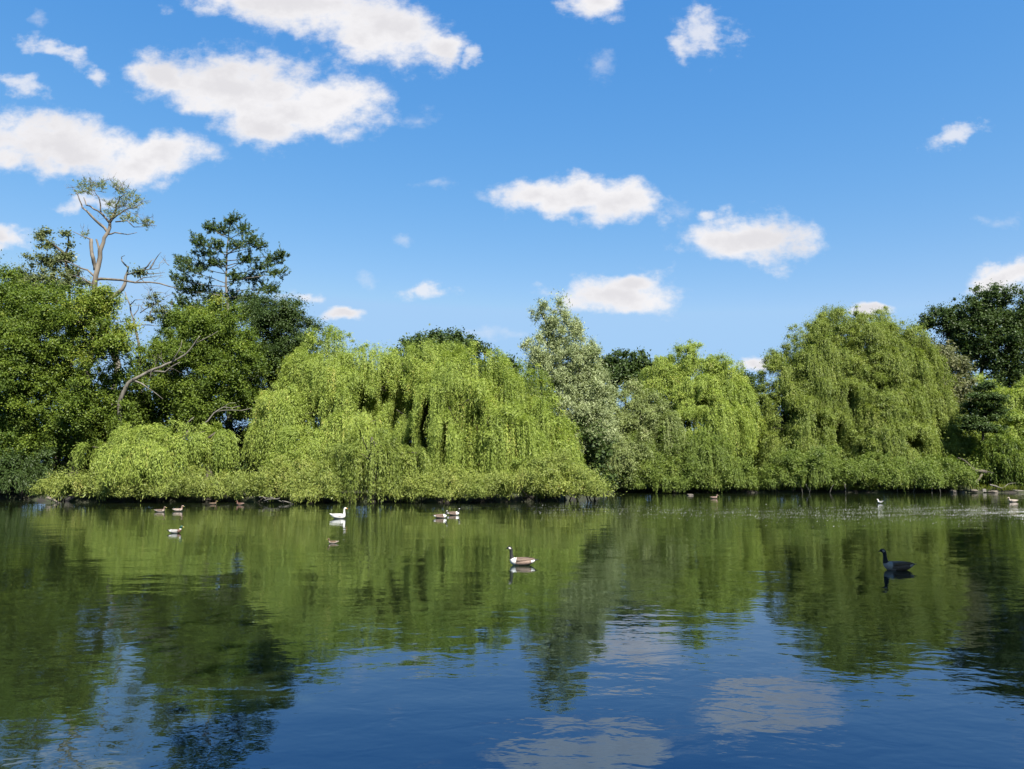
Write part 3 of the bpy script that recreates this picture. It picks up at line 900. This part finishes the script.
# grass fringe along the right bank
fol = Foliage()
n = 9000
x = rng.uniform(8, 62, n); y = shore(x) + np.abs(rng.normal(0, 0.5, n)) + 0.05
keep = np.sin(x * 0.9) + rng.normal(0, .6, n) > -0.6
x, y = x[keep], y[keep]; n = len(x)
pos = np.stack([x, y, 0.12 + 0.25 * np.minimum(y - shore(x), 1.0)], 1)
ax = np.stack([rng.normal(0, .3, n), rng.normal(-0.35, .3, n), np.ones(n)], 1)
v, f = leaf_quads(pos, ax, rng.normal(size=(n, 3)), rng.uniform(0.25, 0.6, n), np.full(n, 0.05))
fol.add(v, f, np.clip(rng.normal(.5, .25, n), 0, 1))
o = fol.build('bank_grass', M['grass'], None, (30, 68, 0.2))
tag(o, 'fringe of rough green grass along the right bank', 'grass', None, 'stuff')

# tiny pale specks scattered over the lane
n = 24000
px = 1040 - 560 * rng.random(n) ** 2.2
D_ = rng.normal(37.5, 3.2, n)
x = (px - 512) / F * D_
y = D_ - (x - 20) * 0.05 + 1.6 * np.sin(x * 0.35)
clu = np.sin(x * 2.1 + 3 * np.sin(y * 1.3)) + np.sin(y * 2.7 + 2 * np.sin(x * .9)) + rng.normal(0, .8, n)
keep = (clu > 0.2) & (x > 1.0)
x, y = x[keep], y[keep]; n = len(x)
s = rng.lognormal(math.log(0.0056), 0.4, n)
th = rng.uniform(0, 6.28, n)
fv = []
c = np.stack([x, y, np.full(n, 0.004)], 1)
e1 = np.stack([np.cos(th), np.sin(th), 0 * th], 1) * s[:, None] * 1.4
e2 = np.stack([-np.sin(th), np.cos(th), 0 * th], 1) * s[:, None] * 0.8
tp = c + np.array([0, 0, 1]) * s[:, None] * 0.6
V = np.stack([c + e1, c + e2, c - e1, c - e2, tp], 1).reshape(-1, 3)
b0 = np.arange(n)[:, None] * 5
Ft = np.concatenate([b0 + np.array([[0, 1, 4]]), b0 + np.array([[1, 2, 4]]), b0 + np.array([[2, 3, 4]]), b0 + np.array([[3, 0, 4]])])
o = mesh_obj('pale_water_specks', V, Ft, plain_mat('pale_speck', (0.33, 0.325, 0.30), 0.9, 0.2, 2.0))
tag(o, 'scatter of tiny pale specks on the water before the right shore', 'floating debris', None, 'stuff')

fol = Foliage()
n = 160
y = 11 + 36 * rng.random(n) ** 1.2; x = rng.uniform(-0.72, 0.72, n) * y
th = rng.uniform(0, 6.28, n)
v, f = leaf_quads(np.stack([x, y, np.full(n, 0.006)], 1), np.stack([np.cos(th), np.sin(th), rng.uniform(0, 0.2, n)], 1), np.tile([0.0, 0.0, 1.0], (n, 1)), rng.uniform(0.02, 0.06, n), rng.uniform(0.012, 0.025, n))
fol.add(v, f, rng.random(n))
o = fol.build('floating_leaves', M['grass'], None, (0, 20, 0))
tag(o, 'scattered small leaves floating on the open water', 'floating leaves', None, 'stuff')

# ------------------------------------------------------------------ bank stones, driftwood
M['stone'] = plain_mat('stone', (0.085, 0.07, 0.055), 0.85, 0.45, 6.0)
M['stone_pale'] = plain_mat('stone_pale', (0.2, 0.18, 0.16), 0.85, 0.3, 6.0)


def stone(px, py, D, wpx, hpx, mat, label):
    k = px_r(D)
    c = at(px, py, D)
    bm = bmesh.new()
    bmesh.ops.create_icosphere(bm, subdivisions=2, radius=1.0)
    sx, sy, sz = wpx / 2 * k, wpx / 2 * k * 0.8, hpx / 2 * k
    ph = [random.uniform(0, 6) for _ in range(6)]
    for v_ in bm.verts:
        q = v_.co.copy()
        f_ = 1 + 0.16 * math.sin(3 * q.x + ph[0]) + 0.14 * math.sin(4 * q.y + ph[1]) + 0.12 * math.sin(5 * q.z + ph[2])
        q = Vector((max(-.8, min(.85, q.x * f_)) * sx, max(-.8, min(.8, q.y * f_)) * sy, max(-.7, min(.8, q.z * f_)) * sz))
        v_.co = q
    me = bpy.data.meshes.new('bank_stone'); bm.to_mesh(me); bm.free()
    me.materials.append(M[mat])
    o_ = bpy.data.objects.new('bank_stone', me); COL.objects.link(o_)
    o_.location = (c[0], c[1], max(0.02, c[2])); o_.rotation_euler = (0, 0, random.uniform(0, 3))
    tag(o_, label, 'stone', 'stones along the right bank')


stone(953, 491.5, 66.0, 9, 4, 'stone', 'flat brown stone, leftmost of the bank stones')
stone(962, 492, 66.0, 7, 3, 'stone', 'small low brown stone next to the leftmost bank stone')
stone(974, 491, 66.0, 9, 4.5, 'stone', 'reddish brown stone below the fallen log')
stone(984, 490.5, 66.2, 5, 4, 'stone_pale', 'small pale rounded stone on the right bank')
stone(993, 492, 66.0, 10, 4, 'stone', 'flat brown stone just left of the pale duck')
stone(676, 492, 65.6, 8, 3.5, 'stone', 'dull mossy stone at the foot of the humped shrub')
stone(690, 496, 60.0, 9, 3, 'stone', 'low half sunk stone in the water left of the brown duck')

w = Wood()
branch([(958, 458), (965, 461), (971, 467), (975, 470)], 0.06, 0.09, 6, 0.1, 66)
branch([(972, 470), (978, 471), (986, 472)], 0.16, 0.13, 7, 0.05, 65.8)
branch([(982, 474), (978, 480), (975, 484)], 0.08, 0.12, 7, 0.05, 65.8)
branch([(986, 471), (994, 473)], 0.05, 0.02, 5, 0.05, 65.8)
o = w.build('fallen_log', M['bark'], None, at(975, 484, 66))
tag(o, 'broken dark log with a forked limb on the right bank', 'log')
w = Wood()
branch([(990, 485), (1000, 488), (1012, 490), (1024, 491)], 0.09, 0.04, 6, 0.05, 66.5)
branch([(1002, 488), (1008, 484), (1016, 483)], 0.04, 0.015, 5, 0.05, 66.5)
o = w.build('fallen_branch', M['bark_grey'], None, at(1000, 488, 66.5))
tag(o, 'grey fallen branch lying under the shaded shrub at far right', 'branch')
w = Wood()
branch([(47, 497.5), (54, 500), (59, 503), (64, 504.5), (70, 503.5)], 0.09, 0.02, 6, 0.05, 47.5)
o = w.build('driftwood', M['bark_pale'], None, at(47, 498, 47.5))
tag(o, 'pale bent driftwood branch under the long low shrub at left', 'branch')
w = Wood()
for (a_, b_) in [((259, 497), (272, 500)), ((264, 501), (280, 498)), ((262, 496), (268, 502)), ((270, 497), (284, 503)), ((256, 505), (266, 507)), ((282, 501), (296, 505))]:
    branch([a_, ((a_[0] + b_[0]) / 2, (a_[1] + b_[1]) / 2 - .6), b_], 0.035, 0.015, 5, 0.1, 46.2)
o = w.build('brushwood', M['bark_grey'], None, at(270, 502, 46.2))
tag(o, 'tangle of dead brushwood at the water below the rounded bright shrub', 'brushwood')
for (px_, sl) in [(800, 3), (806, 4), (812, -3), (834, -5), (845, 1), (896, 2), (916, -3), (932, 0), (938, 3)]:
    w = Wood()
    branch([(px_, 484), (px_ + sl * .6, 489), (px_ + sl, 494)], 0.03, 0.02, 5, 0.1, 65.6)
    o = w.build('exposed_root', M['bark_grey'], None, at(px_, 492, 65.6))
    tag(o, 'thin exposed root hanging from the dark right bank under the shrubs', 'root', 'exposed roots along the right bank')

# ------------------------------------------------------------------ birds
BM = {
    'black': plain_mat('black_feather', (0.005, 0.0045, 0.004), 0.8, 0.2, 30),
    'white': plain_mat('white_feather', (0.52, 0.5, 0.46), 0.7, 0.06, 30),
    'brown': plain_mat('brown_feather', (0.10, 0.066, 0.045), 0.75, 0.35, 40),
    'tan': plain_mat('tan_feather', (0.19, 0.125, 0.095), 0.75, 0.25, 40),
    'cream': plain_mat('cream_feather', (0.28, 0.23, 0.19), 0.75, 0.15, 40),
    'flank': plain_mat('flank_feather', (0.17, 0.118, 0.09), 0.8, 0.3, 25),
    'grey': plain_mat('grey_feather', (0.26, 0.25, 0.235), 0.75, 0.2, 40),
    'green': plain_mat('drake_green', (0.012, 0.05, 0.025), 0.35, 0.2, 30),
    'chest': plain_mat('chestnut_feather', (0.08, 0.035, 0.02), 0.7, 0.3, 40),
    'orange': plain_mat('orange_bill', (0.62, 0.22, 0.03), 0.45, 0.1, 30),
    'yellow': plain_mat('yellow_bill', (0.5, 0.42, 0.08), 0.45, 0.1, 30),
    'mud': plain_mat('dull_brown_feather', (0.075, 0.045, 0.022), 0.8, 0.35, 40),
}
SIDES = 16


def loft(spine, zone):
    """one continuous body surface. spine: (x, z, half width, half height); zone(i, angle) -> material key."""
    # resample with Catmull-Rom for a smooth body
    P = np.array(spine, float)
    Q = []
    sub = 3
    for i in range(len(P) - 1):
        p0, p1, p2, p3 = P[max(i - 1, 0)], P[i], P[i + 1], P[min(i + 2, len(P) - 1)]
        for s_ in range(sub):
            t = s_ / sub
            q = 0.5 * ((2 * p1) + (-p0 + p2) * t + (2 * p0 - 5 * p1 + 4 * p2 - p3) * t * t + (-p0 + 3 * p1 - 3 * p2 + p3) * t ** 3)
            q[2:] = np.maximum(q[2:], 0.003)
            Q.append((q, i + t))
    Q.append((P[-1], len(P) - 1))
    verts, faces, mk = [], [], []
    for j, (q, u) in enumerate(Q):
        a_ = Q[max(j - 1, 0)][0]; b_ = Q[min(j + 1, len(Q) - 1)][0]
        t = np.array([b_[0] - a_[0], b_[1] - a_[1]]); t /= max(np.linalg.norm(t), 1e-9)
        nx_, nz_ = -t[1], t[0]
        for k_ in range(SIDES):
            th = 2 * math.pi * k_ / SIDES
            verts.append((q[0] + nx_ * math.sin(th) * q[3], math.cos(th) * q[2], q[1] + nz_ * math.sin(th) * q[3]))
    for j in range(len(Q) - 1):
        for k_ in range(SIDES):
            k2 = (k_ + 1) % SIDES
            faces.append((j * SIDES + k_, j * SIDES + k2, (j + 1) * SIDES + k2, (j + 1) * SIDES + k_))
            th = 2 * math.pi * (k_ + .5) / SIDES
            mk.append(zone((Q[j][1] + Q[j + 1][1]) / 2, math.sin(th)))
    faces.append(tuple(range(SIDES))[::-1]); mk.append(mk[0])
    faces.append(tuple((len(Q) - 1) * SIDES + k_ for k_ in range(SIDES))); mk.append(mk[-2])
    return verts, faces, mk


def wing_mesh(x0, x1, zc, zh, yoff, side, tip_lift):
    """folded wing: a thin curved leaf-shaped shell lying along the flank."""
    nu, nv = 10, 6
    vv, ff, mk = [], [], []
    for layer in (0, 1):
        for i in range(nu + 1):
            u = i / nu
            x = x1 + (x0 - x1) * u
            hgt = zh * (math.sin(math.pi * min(1, u * 0.85 + 0.15)) ** 0.6) * (1 - 0.35 * u)
            for j in range(nv + 1):
                v_ = j / nv * 2 - 1
                y = yoff * (1 - 0.55 * u * u) * math.sqrt(max(0.0, 1 - (0.55 * (v_ + 0.15)) ** 2)) - (0.02 if layer else 0)
                vv.append((x, side * y, zc + hgt * v_ + tip_lift * u * u))
    st = (nu + 1) * (nv + 1)
    for layer in (0, 1):
        for i in range(nu):
            for j in range(nv):
                a_ = layer * st + i * (nv + 1) + j
                q = (a_, a_ + 1, a_ + nv + 2, a_ + nv + 1)
                ff.append(q if layer == 0 else q[::-1]); mk.append(1 if j == 0 else 0)
    for i in range(nu):
        for j in (0, nv):
            a_ = i * (nv + 1) + j
            ff.append((a_, a_ + nv + 1, a_ + nv + 1 + st, a_ + st)); mk.append(1)
    for j in range(nv):
        for i in (0, nu):
            a_ = i * (nv + 1) + j
            ff.append((a_, a_ + 1, a_ + 1 + st, a_ + st)); mk.append(0)
    return vv, ff, mk


def make_bird(name, label, cat, px, py, heading, scale, spine, zone, wing, bill, group=None, eye=None, submerge=0.0):
    pos = on_water(px, py)
    v, f, mk = loft(spine, zone)
    keys = sorted(set(mk))
    o_ = mesh_obj(name, v, f, [BM[q] for q in keys], smooth=True, mat_idx=[keys.index(q) for q in mk])
    o_.location = (pos[0], pos[1], -submerge)
    o_.scale = (scale,) * 3
    o_.rotation_euler = (0, 0, heading)
    tag(o_, label, cat, group)
    if wing:
        x0, x1, zc, zh, yo, lift, ka, kb = wing
        for s_ in (-1, 1):
            wv, wf, wk = wing_mesh(x0, x1, zc, zh, yo, s_, lift)
            mesh_obj('wing', wv, wf, [BM[ka], BM[kb]], o_, smooth=True, mat_idx=wk)
    bx, bz, bl, bw, bkey, ang = bill
    bv, bf, bk = loft([(0, 0, bw, bw * .8), (bl * .35, -bl * .04, bw * .8, bw * .6), (bl * .75, -bl * .12, bw * .75, bw * .35), (bl, -bl * .17, bw * .4, bw * .15)], lambda i, s: bkey)
    bv = [(bx + x * math.cos(ang) - z * math.sin(ang), y, bz + x * math.sin(ang) + z * math.cos(ang)) for x, y, z in bv]
    mesh_obj('bill', bv, bf, BM[bkey], o_, smooth=True)
    if eye:
        for s_ in (-1, 1):
            bm = bmesh.new(); bmesh.ops.create_icosphere(bm, subdivisions=2, radius=eye[3])
            me = bpy.data.meshes.new('eye'); bm.to_mesh(me); bm.free(); me.materials.append(BM['black'])
            e_ = bpy.data.objects.new('eye', me); COL.objects.link(e_); e_.parent = o_
            e_.location = (eye[0], s_ * eye[1], eye[2])
    return o_


GOOSE = [(-0.44, .150, .012, .006), (-0.36, .140, .055, .022), (-0.27, .118, .10, .065), (-0.14, .098, .145, .108), (0.02, .090, .165, .125), (0.17, .092, .15, .125), (0.265, .12, .105, .105),
         (0.31, .185, .070, .072), (0.325, .26, .050, .052), (0.33, .34, .044, .045), (0.337, .41, .043, .044), (0.362, .466, .050, .050), (0.405, .476, .048, .043), (0.44, .463, .026, .024)]


def goose_zone(flank='tan', back='brown', white='white'):
    def z(i, s):
        if i < 1.2: return 'black'
        if i < 2.5: return white if s < 0.6 else back
        if i < 5.2: return back if s > 0.35 else (flank if i < 4.6 or s > -0.3 else 'cream')
        if i < 6.9: return white
        if i < 10.6: return 'black'
        if i < 11.9: return white if -0.75 < s < 0.35 else 'black'
        return 'black'
    return z


goose_eye = (0.405, 0.036, 0.488, 0.007)
GW = (-0.34, 0.17, 0.150, 0.060, 0.172, 0.03)
GB = (0.43, 0.463, 0.07, 0.02, 'black', 0.0)
g = 'canada geese on the pond'
def canada(label, px, py, head, sc, neck=1.0, flank='flank', wing='brown', edge='tan', white='white'):
    sp = []
    for (x, z, a_, b_) in GOOSE:
        sp.append((x, z if z < 0.2 and x < 0.3 else 0.12 + (z - 0.12) * neck, a_, b_))
    dz = 0.12 + (0.463 - 0.12) * neck
    e = (goose_eye[0], goose_eye[1], 0.12 + (goose_eye[2] - 0.12) * neck, goose_eye[3])
    return make_bird('canada_goose', label, 'goose', px, py, head, sc, sp, goose_zone(flank, 'brown', white), GW + (wing, edge), (0.43, dz, 0.07, 0.02, 'black', -0.15), g, e)


canada('sunlit Canada goose alone in mid pond, facing left', 523, 565, R(180), 0.80)
canada('shaded dark Canada goose at right with raised black tail, facing left', 899, 570, R(178), 0.86, 1.0, 'brown', 'mud', 'brown', 'cream')  # shade put into the plumage: darker wing and flank, cream for white
canada('front brown Canada goose of the pair near the left shore, head turned right', 440, 518, R(4), 0.80, 0.75)
canada('rear Canada goose of the pair, half hidden near the left shore', 453, 515.2, R(-6), 0.80, 0.72)

WG = [(-0.42, .24, .012, .008), (-0.36, .21, .05, .03), (-0.27, .16, .10, .075), (-0.14, .12, .145, .12), (0.02, .10, .165, .135), (0.17, .10, .15, .135), (0.255, .13, .11, .115),
      (0.29, .20, .068, .072), (0.30, .28, .046, .048), (0.295, .36, .040, .042), (0.30, .43, .041, .042), (0.325, .485, .047, .047), (0.365, .495, .044, .04), (0.40, .485, .028, .026)]
make_bird('white_goose', 'white goose with upright neck, facing right near the left shore', 'goose', 338, 518.5, R(0), 0.88, WG, lambda i, s: 'white',
          (-0.36, 0.17, 0.16, 0.08, 0.18, 0.05, 'white', 'white'), (0.39, 0.485, 0.08, 0.024, 'orange', -0.1), None, (0.37, 0.04, 0.505, 0.008))

DUCK = [(-0.30, .115, .012, .008), (-0.25, .105, .045, .025), (-0.17, .085, .08, .06), (-0.05, .065, .105, .085), (0.07, .065, .105, .085), (0.15, .085, .08, .075), (0.185, .13, .05, .05),
        (0.195, .17, .036, .036), (0.20, .205, .036, .037), (0.22, .24, .041, .042), (0.255, .245, .038, .036), (0.285, .235, .022, .02)]


def drake_zone(i, s):
    if i < 1.6: return 'black'
    if i < 2.3: return 'white'
    if i < 4.4: return 'grey' if s < 0.7 else 'brown'
    if i < 6.2: return 'chest'
    if i < 6.9: return 'white'
    return 'green'


def hen_zone(base, pale):
    def z(i, s):
        if i < 2.2: return pale
        return base if s > 0.1 or i > 6 else pale
    return z


def duck(label, px, py, head, sc, zone, wing, bill='yellow', squash=1.0, name='duck'):
    sp = [(x, z * squash, a_, b_) for (x, z, a_, b_) in DUCK]
    return make_bird(name, label, 'duck', px, py, head, sc, sp, zone, (-0.25, 0.12, 0.10, 0.05, 0.113, 0.02) + wing, (0.28, 0.235 * squash, 0.06, 0.016, bill, -0.12),
                     'ducks on the pond', (0.255, 0.034, 0.255 * squash, 0.006))


duck('drake with dark green head and grey flanks, facing right, nearest the left shore ducks', 175, 533, R(8), 0.86, drake_zone, ('grey', 'brown'))
duck('brown duck with pale belly at left shore, left of the two under the shrub', 160, 512, R(5), 0.95, hen_zone('brown', 'cream'), ('brown', 'cream'))
duck('cream bodied duck with pale face at left shore, right of the two under the shrub', 178, 511.5, R(0), 0.95, hen_zone('tan', 'cream'), ('cream', 'tan'), 'yellow', 1.15)
duck('small dark duckling with pale breast below the white goose', 333, 543.5, R(200), 0.55, hen_zone('mud', 'cream'), ('mud', 'brown'))
duck('reddish brown duck in the shadow under the shrub, near the brushwood', 240, 505, R(170), 0.9, hen_zone('chest', 'tan'), ('chest', 'tan'))
duck('dull brown duck in deep shadow left of the reddish duck', 213, 504.5, R(20), 0.8, hen_zone('mud', 'brown'), ('mud', 'brown'))
duck('tan brown duck resting on the water below the humped shrub', 714, 498.5, R(-15), 0.95, hen_zone('tan', 'tan'), ('tan', 'brown'))
duck('pale buff duck at the right edge beside the bank stones', 1013, 502, R(175), 1.1, hen_zone('cream', 'cream'), ('cream', 'tan'))
make_bird('gull', 'small white gull sitting upright on the water before the tall willow', 'gull', 880, 503.5, R(150), 0.85,
          [(-0.26, .17, .008, .006), (-0.2, .15, .04, .02), (-0.1, .11, .07, .06), (0.0, .09, .085, .08), (0.08, .12, .07, .075), (0.11, .18, .05, .05), (0.12, .24, .036, .036), (0.14, .285, .04, .04), (0.175, .285, .032, .03), (0.2, .278, .016, .016)],
          lambda i, s: 'white' if i > 1 else 'black', (-0.25, 0.06, 0.13, 0.045, 0.09, 0.05, 'grey', 'white'), (0.195, 0.278, 0.05, 0.011, 'orange', -0.1), None, (0.17, 0.03, 0.295, 0.005))

# ------------------------------------------------------------------ light and sky
SUN_EL, SUN_AZ = 50.0, 151.0          # azimuth clockwise from +Y (the view direction)
sd = Vector((math.sin(R(SUN_AZ)) * math.cos(R(SUN_EL)), math.cos(R(SUN_AZ)) * math.cos(R(SUN_EL)), math.sin(R(SUN_EL))))
sun = bpy.data.lights.new('sun', 'SUN')
sun.energy = 5.0
sun.angle = R(0.5)
sun.color = (1.0, 0.955, 0.87)
so = bpy.data.objects.new('sun', sun)
so.rotation_euler = (-sd).to_track_quat('-Z', 'Y').to_euler()
so.location = (20, -20, 60)
COL.objects.link(so)

world = bpy.data.worlds.new('World')
SC.world = world
world.use_nodes = True
nt = world.node_tree
nt.nodes.clear()
N, L = nt.nodes, nt.links
wout = N.new('ShaderNodeOutputWorld')
bg = N.new('ShaderNodeBackground')
bg.inputs['Strength'].default_value = 0.073
sky = N.new('ShaderNodeTexSky')
sky.sky_type = 'NISHITA'
sky.sun_disc = False
sky.sun_elevation = R(SUN_EL)
sky.sun_rotation = R(SUN_AZ)
sky.air_density = 1.0
sky.dust_density = 0.4
sky.ozone_density = 2.5
tc = N.new('ShaderNodeTexCoord')
sep = N.new('ShaderNodeSeparateXYZ'); L.new(tc.outputs['Generated'], sep.inputs[0])
yy = mth('MAXIMUM', sep.outputs['Y'], 0.05)
cu = mth('DIVIDE', sep.outputs['X'], yy)
cv = mth('DIVIDE', sep.outputs['Z'], yy)
cmb = N.new('ShaderNodeCombineXYZ'); L.new(cu, cmb.inputs[0]); L.new(cv, cmb.inputs[1])


def wnoise(scale, detail, rough, off):
    mp = N.new('ShaderNodeMapping'); mp.inputs['Location'].default_value = off
    mp.inputs['Scale'].default_value = (1, 1.35, 1)
    L.new(cmb.outputs[0], mp.inputs['Vector'])
    n_ = N.new('ShaderNodeTexNoise'); n_.inputs['Scale'].default_value = scale; n_.inputs['Detail'].default_value = detail
    n_.inputs['Roughness'].default_value = rough
    L.new(mp.outputs[0], n_.inputs['Vector'])
    return n_


wn = wnoise(9.0, 5, 0.55, (3, 1, 0))
w1 = N.new('ShaderNodeVectorMath'); w1.operation = 'SUBTRACT'; L.new(wn.outputs['Color'], w1.inputs[0]); w1.inputs[1].default_value = (0.5, 0.5, 0.5)
w2 = N.new('ShaderNodeVectorMath'); w2.operation = 'SCALE'; L.new(w1.outputs[0], w2.inputs[0]); w2.inputs['Scale'].default_value = 0.085
w3 = N.new('ShaderNodeVectorMath'); w3.operation = 'ADD'; L.new(cmb.outputs[0], w3.inputs[0]); L.new(w2.outputs[0], w3.inputs[1])


def cloud_field(items):
    res = None
    for (px_, py_, hx, hy, rot) in items:
        px_, py_, hx, hy = px_ - 6, py_ - 4, hx * 1.07, hy * 1.1
        r_ = ray(px_, py_)
        u0, v0 = r_[0] / r_[1], r_[2] / r_[1]
        rx_ = ray(px_ + hx, py_); ry_ = ray(px_, py_ - hy)
        su = abs(rx_[0] / rx_[1] - u0); sv = abs(ry_[2] / ry_[1] - v0)
        mp = N.new('ShaderNodeMapping'); mp.vector_type = 'TEXTURE'
        mp.inputs['Location'].default_value = (u0, v0, 0); mp.inputs['Rotation'].default_value = (0, 0, R(-rot)); mp.inputs['Scale'].default_value = (su, sv, 1)
        L.new(w3.outputs[0], mp.inputs['Vector'])
        ln = N.new('ShaderNodeVectorMath'); ln.operation = 'LENGTH'; L.new(mp.outputs[0], ln.inputs[0])
        f_ = mth('SUBTRACT', 1.0, ln.outputs['Value'])
        res = f_ if res is None else mth('SMOOTH_MAX', res, f_, 0.3)
    return res


# (px, py, half width, half height, tilt down to the right)
solid = [(300, 12, 120, 34, 6), (385, 38, 80, 36, 12), (450, 56, 34, 16, 5),
         (245, 90, 112, 38, 5), (330, 108, 70, 34, 0), (270, 130, 48, 30, -8), (290, 115, 60, 30, 0), (170, 74, 40, 22, 12),
         (70, 148, 88, 34, 8), (155, 165, 70, 22, -5), (-10, 150, 60, 28, 0),
         (548, 204, 64, 22, 3), (625, 212, 58, 24, -4), (588, 203, 50, 18, 0),
         (750, 245, 76, 31, 0), (625, 300, 74, 20, 3), (635, 288, 44, 16, 0),
         (1015, 284, 44, 18, -12), (10, 248, 36, 16, -10), (600, 4, 40, 26, 0),
         (760, 367, 32, 10, 0), (343, 323, 22, 9, 0), (880, 321, 30, 9, 0)]
faint = [(62, 58, 48, 13, 24), (98, 80, 24, 11, 20), (26, 97, 30, 14, 12), (433, 292, 34, 9, -8), (710, 38, 40, 32, -20), (690, 50, 22, 18, 0), (962, 148, 30, 13, -8), 
         (722, 213, 18, 10, -12), (100, 210, 56, 11, 0), (300, 303, 24, 9, 0), (484, 66, 14, 9, 0)]
wisp = [(606, 68, 26, 20, 0), (375, 288, 16, 11, 0), (436, 191, 24, 9, 0), (408, 249, 14, 9, 0), (1004, 223, 34, 10, 0), (485, 197, 24, 12, 10), (250, 60, 40, 14, 0), (48, 22, 20, 10, 10), (420, 120, 30, 14, 0), (690, 210, 30, 12, 0), (500, 340, 40, 12, 0)]
n2 = wnoise(26.0, 7, 0.62, (0, 7, 2))
n3 = wnoise(7.0, 4, 0.5, (5, 2, 1))
nn = mth('SUBTRACT', n2.outputs['Fac'], 0.5)


def cloud_mask(items, gain, lo, hi):
    d_ = mth('ADD', cloud_field(items), mth('MULTIPLY', nn, gain))
    mr = N.new('ShaderNodeMapRange'); mr.interpolation_type = 'SMOOTHSTEP'
    mr.inputs['From Min'].default_value = lo; mr.inputs['From Max'].default_value = hi
    L.new(d_, mr.inputs['Value'])
    return mr.outputs['Result'], d_


m1, d1 = cloud_mask(solid, 1.15, 0.0, 0.62)
m2, d2 = cloud_mask(faint, 2.2, 0.1, 0.95)
m3, d3 = cloud_mask(wisp, 2.6, 0.2, 1.3)
mask = mth('MAXIMUM', mth('MAXIMUM', m1, mth('MULTIPLY', m2, 0.75)), mth('MULTIPLY', m3, 0.32))
front = N.new('ShaderNodeMapRange'); front.inputs['From Min'].default_value = 0.05; front.inputs['From Max'].default_value = 0.15
L.new(sep.outputs['Y'], front.inputs['Value'])
mask = mth('MULTIPLY', mask, front.outputs['Result'])
# thick parts of a cloud are a touch greyer than its thin bright rim
ccol = N.new('ShaderNodeMixRGB'); ccol.inputs['Color1'].default_value = (4.5, 4.45, 4.55, 1); ccol.inputs['Color2'].default_value = (3.75, 3.7, 3.85, 1)
thick = N.new('ShaderNodeMapRange'); thick.interpolation_type = 'SMOOTHSTEP'
thick.inputs['From Min'].default_value = 0.3; thick.inputs['From Max'].default_value = 1.0
L.new(mth('ADD', d1, mth('MULTIPLY', mth('SUBTRACT', n3.outputs['Fac'], 0.5), 1.6)), thick.inputs['Value'])
L.new(thick.outputs['Result'], ccol.inputs['Fac'])
hs = N.new('ShaderNodeHueSaturation'); hs.inputs['Saturation'].default_value = 1.25; hs.inputs['Value'].default_value = 1.0
L.new(sky.outputs['Color'], hs.inputs['Color'])
mixc = N.new('ShaderNodeMixRGB')
tint = N.new('ShaderNodeMixRGB'); tint.blend_type = 'MULTIPLY'; tint.inputs['Fac'].default_value = 1.0
tint.inputs['Color2'].default_value = (0.9, 1.12, 1.25, 1)
L.new(hs.outputs['Color'], tint.inputs['Color1'])
sp3 = N.new('ShaderNodeSeparateXYZ'); L.new(tint.outputs['Color'], sp3.inputs[0])
cb3 = N.new('ShaderNodeCombineXYZ')
for k_, (a_, g_) in enumerate(((1.204, 1.15), (1.131, 0.74), (2.118, 0.39))):
    L.new(mth('MINIMUM', mth('MULTIPLY', mth('POWER', sp3.outputs[k_], g_), a_), (1.85, 3.0, 4.5)[k_]), cb3.inputs[k_])
L.new(mask, mixc.inputs['Fac']); L.new(cb3.outputs[0], mixc.inputs['Color1']); L.new(ccol.outputs['Color'], mixc.inputs['Color2'])
L.new(mixc.outputs['Color'], bg.inputs['Color'])
L.new(bg.outputs['Background'], wout.inputs['Surface'])

SC.view_settings.view_transform = 'Standard'
SC.view_settings.look = 'None'
SC.view_settings.exposure = 1.5
SC.view_settings.gamma = 1.0
SC.cycles.max_bounces = 8
SC.cycles.transmission_bounces = 4
SC.cycles.diffuse_bounces = 5
SC.cycles.caustics_reflective = False
print('FACES', sum(len(o.data.polygons) for o in bpy.data.objects if o.type == 'MESH'))
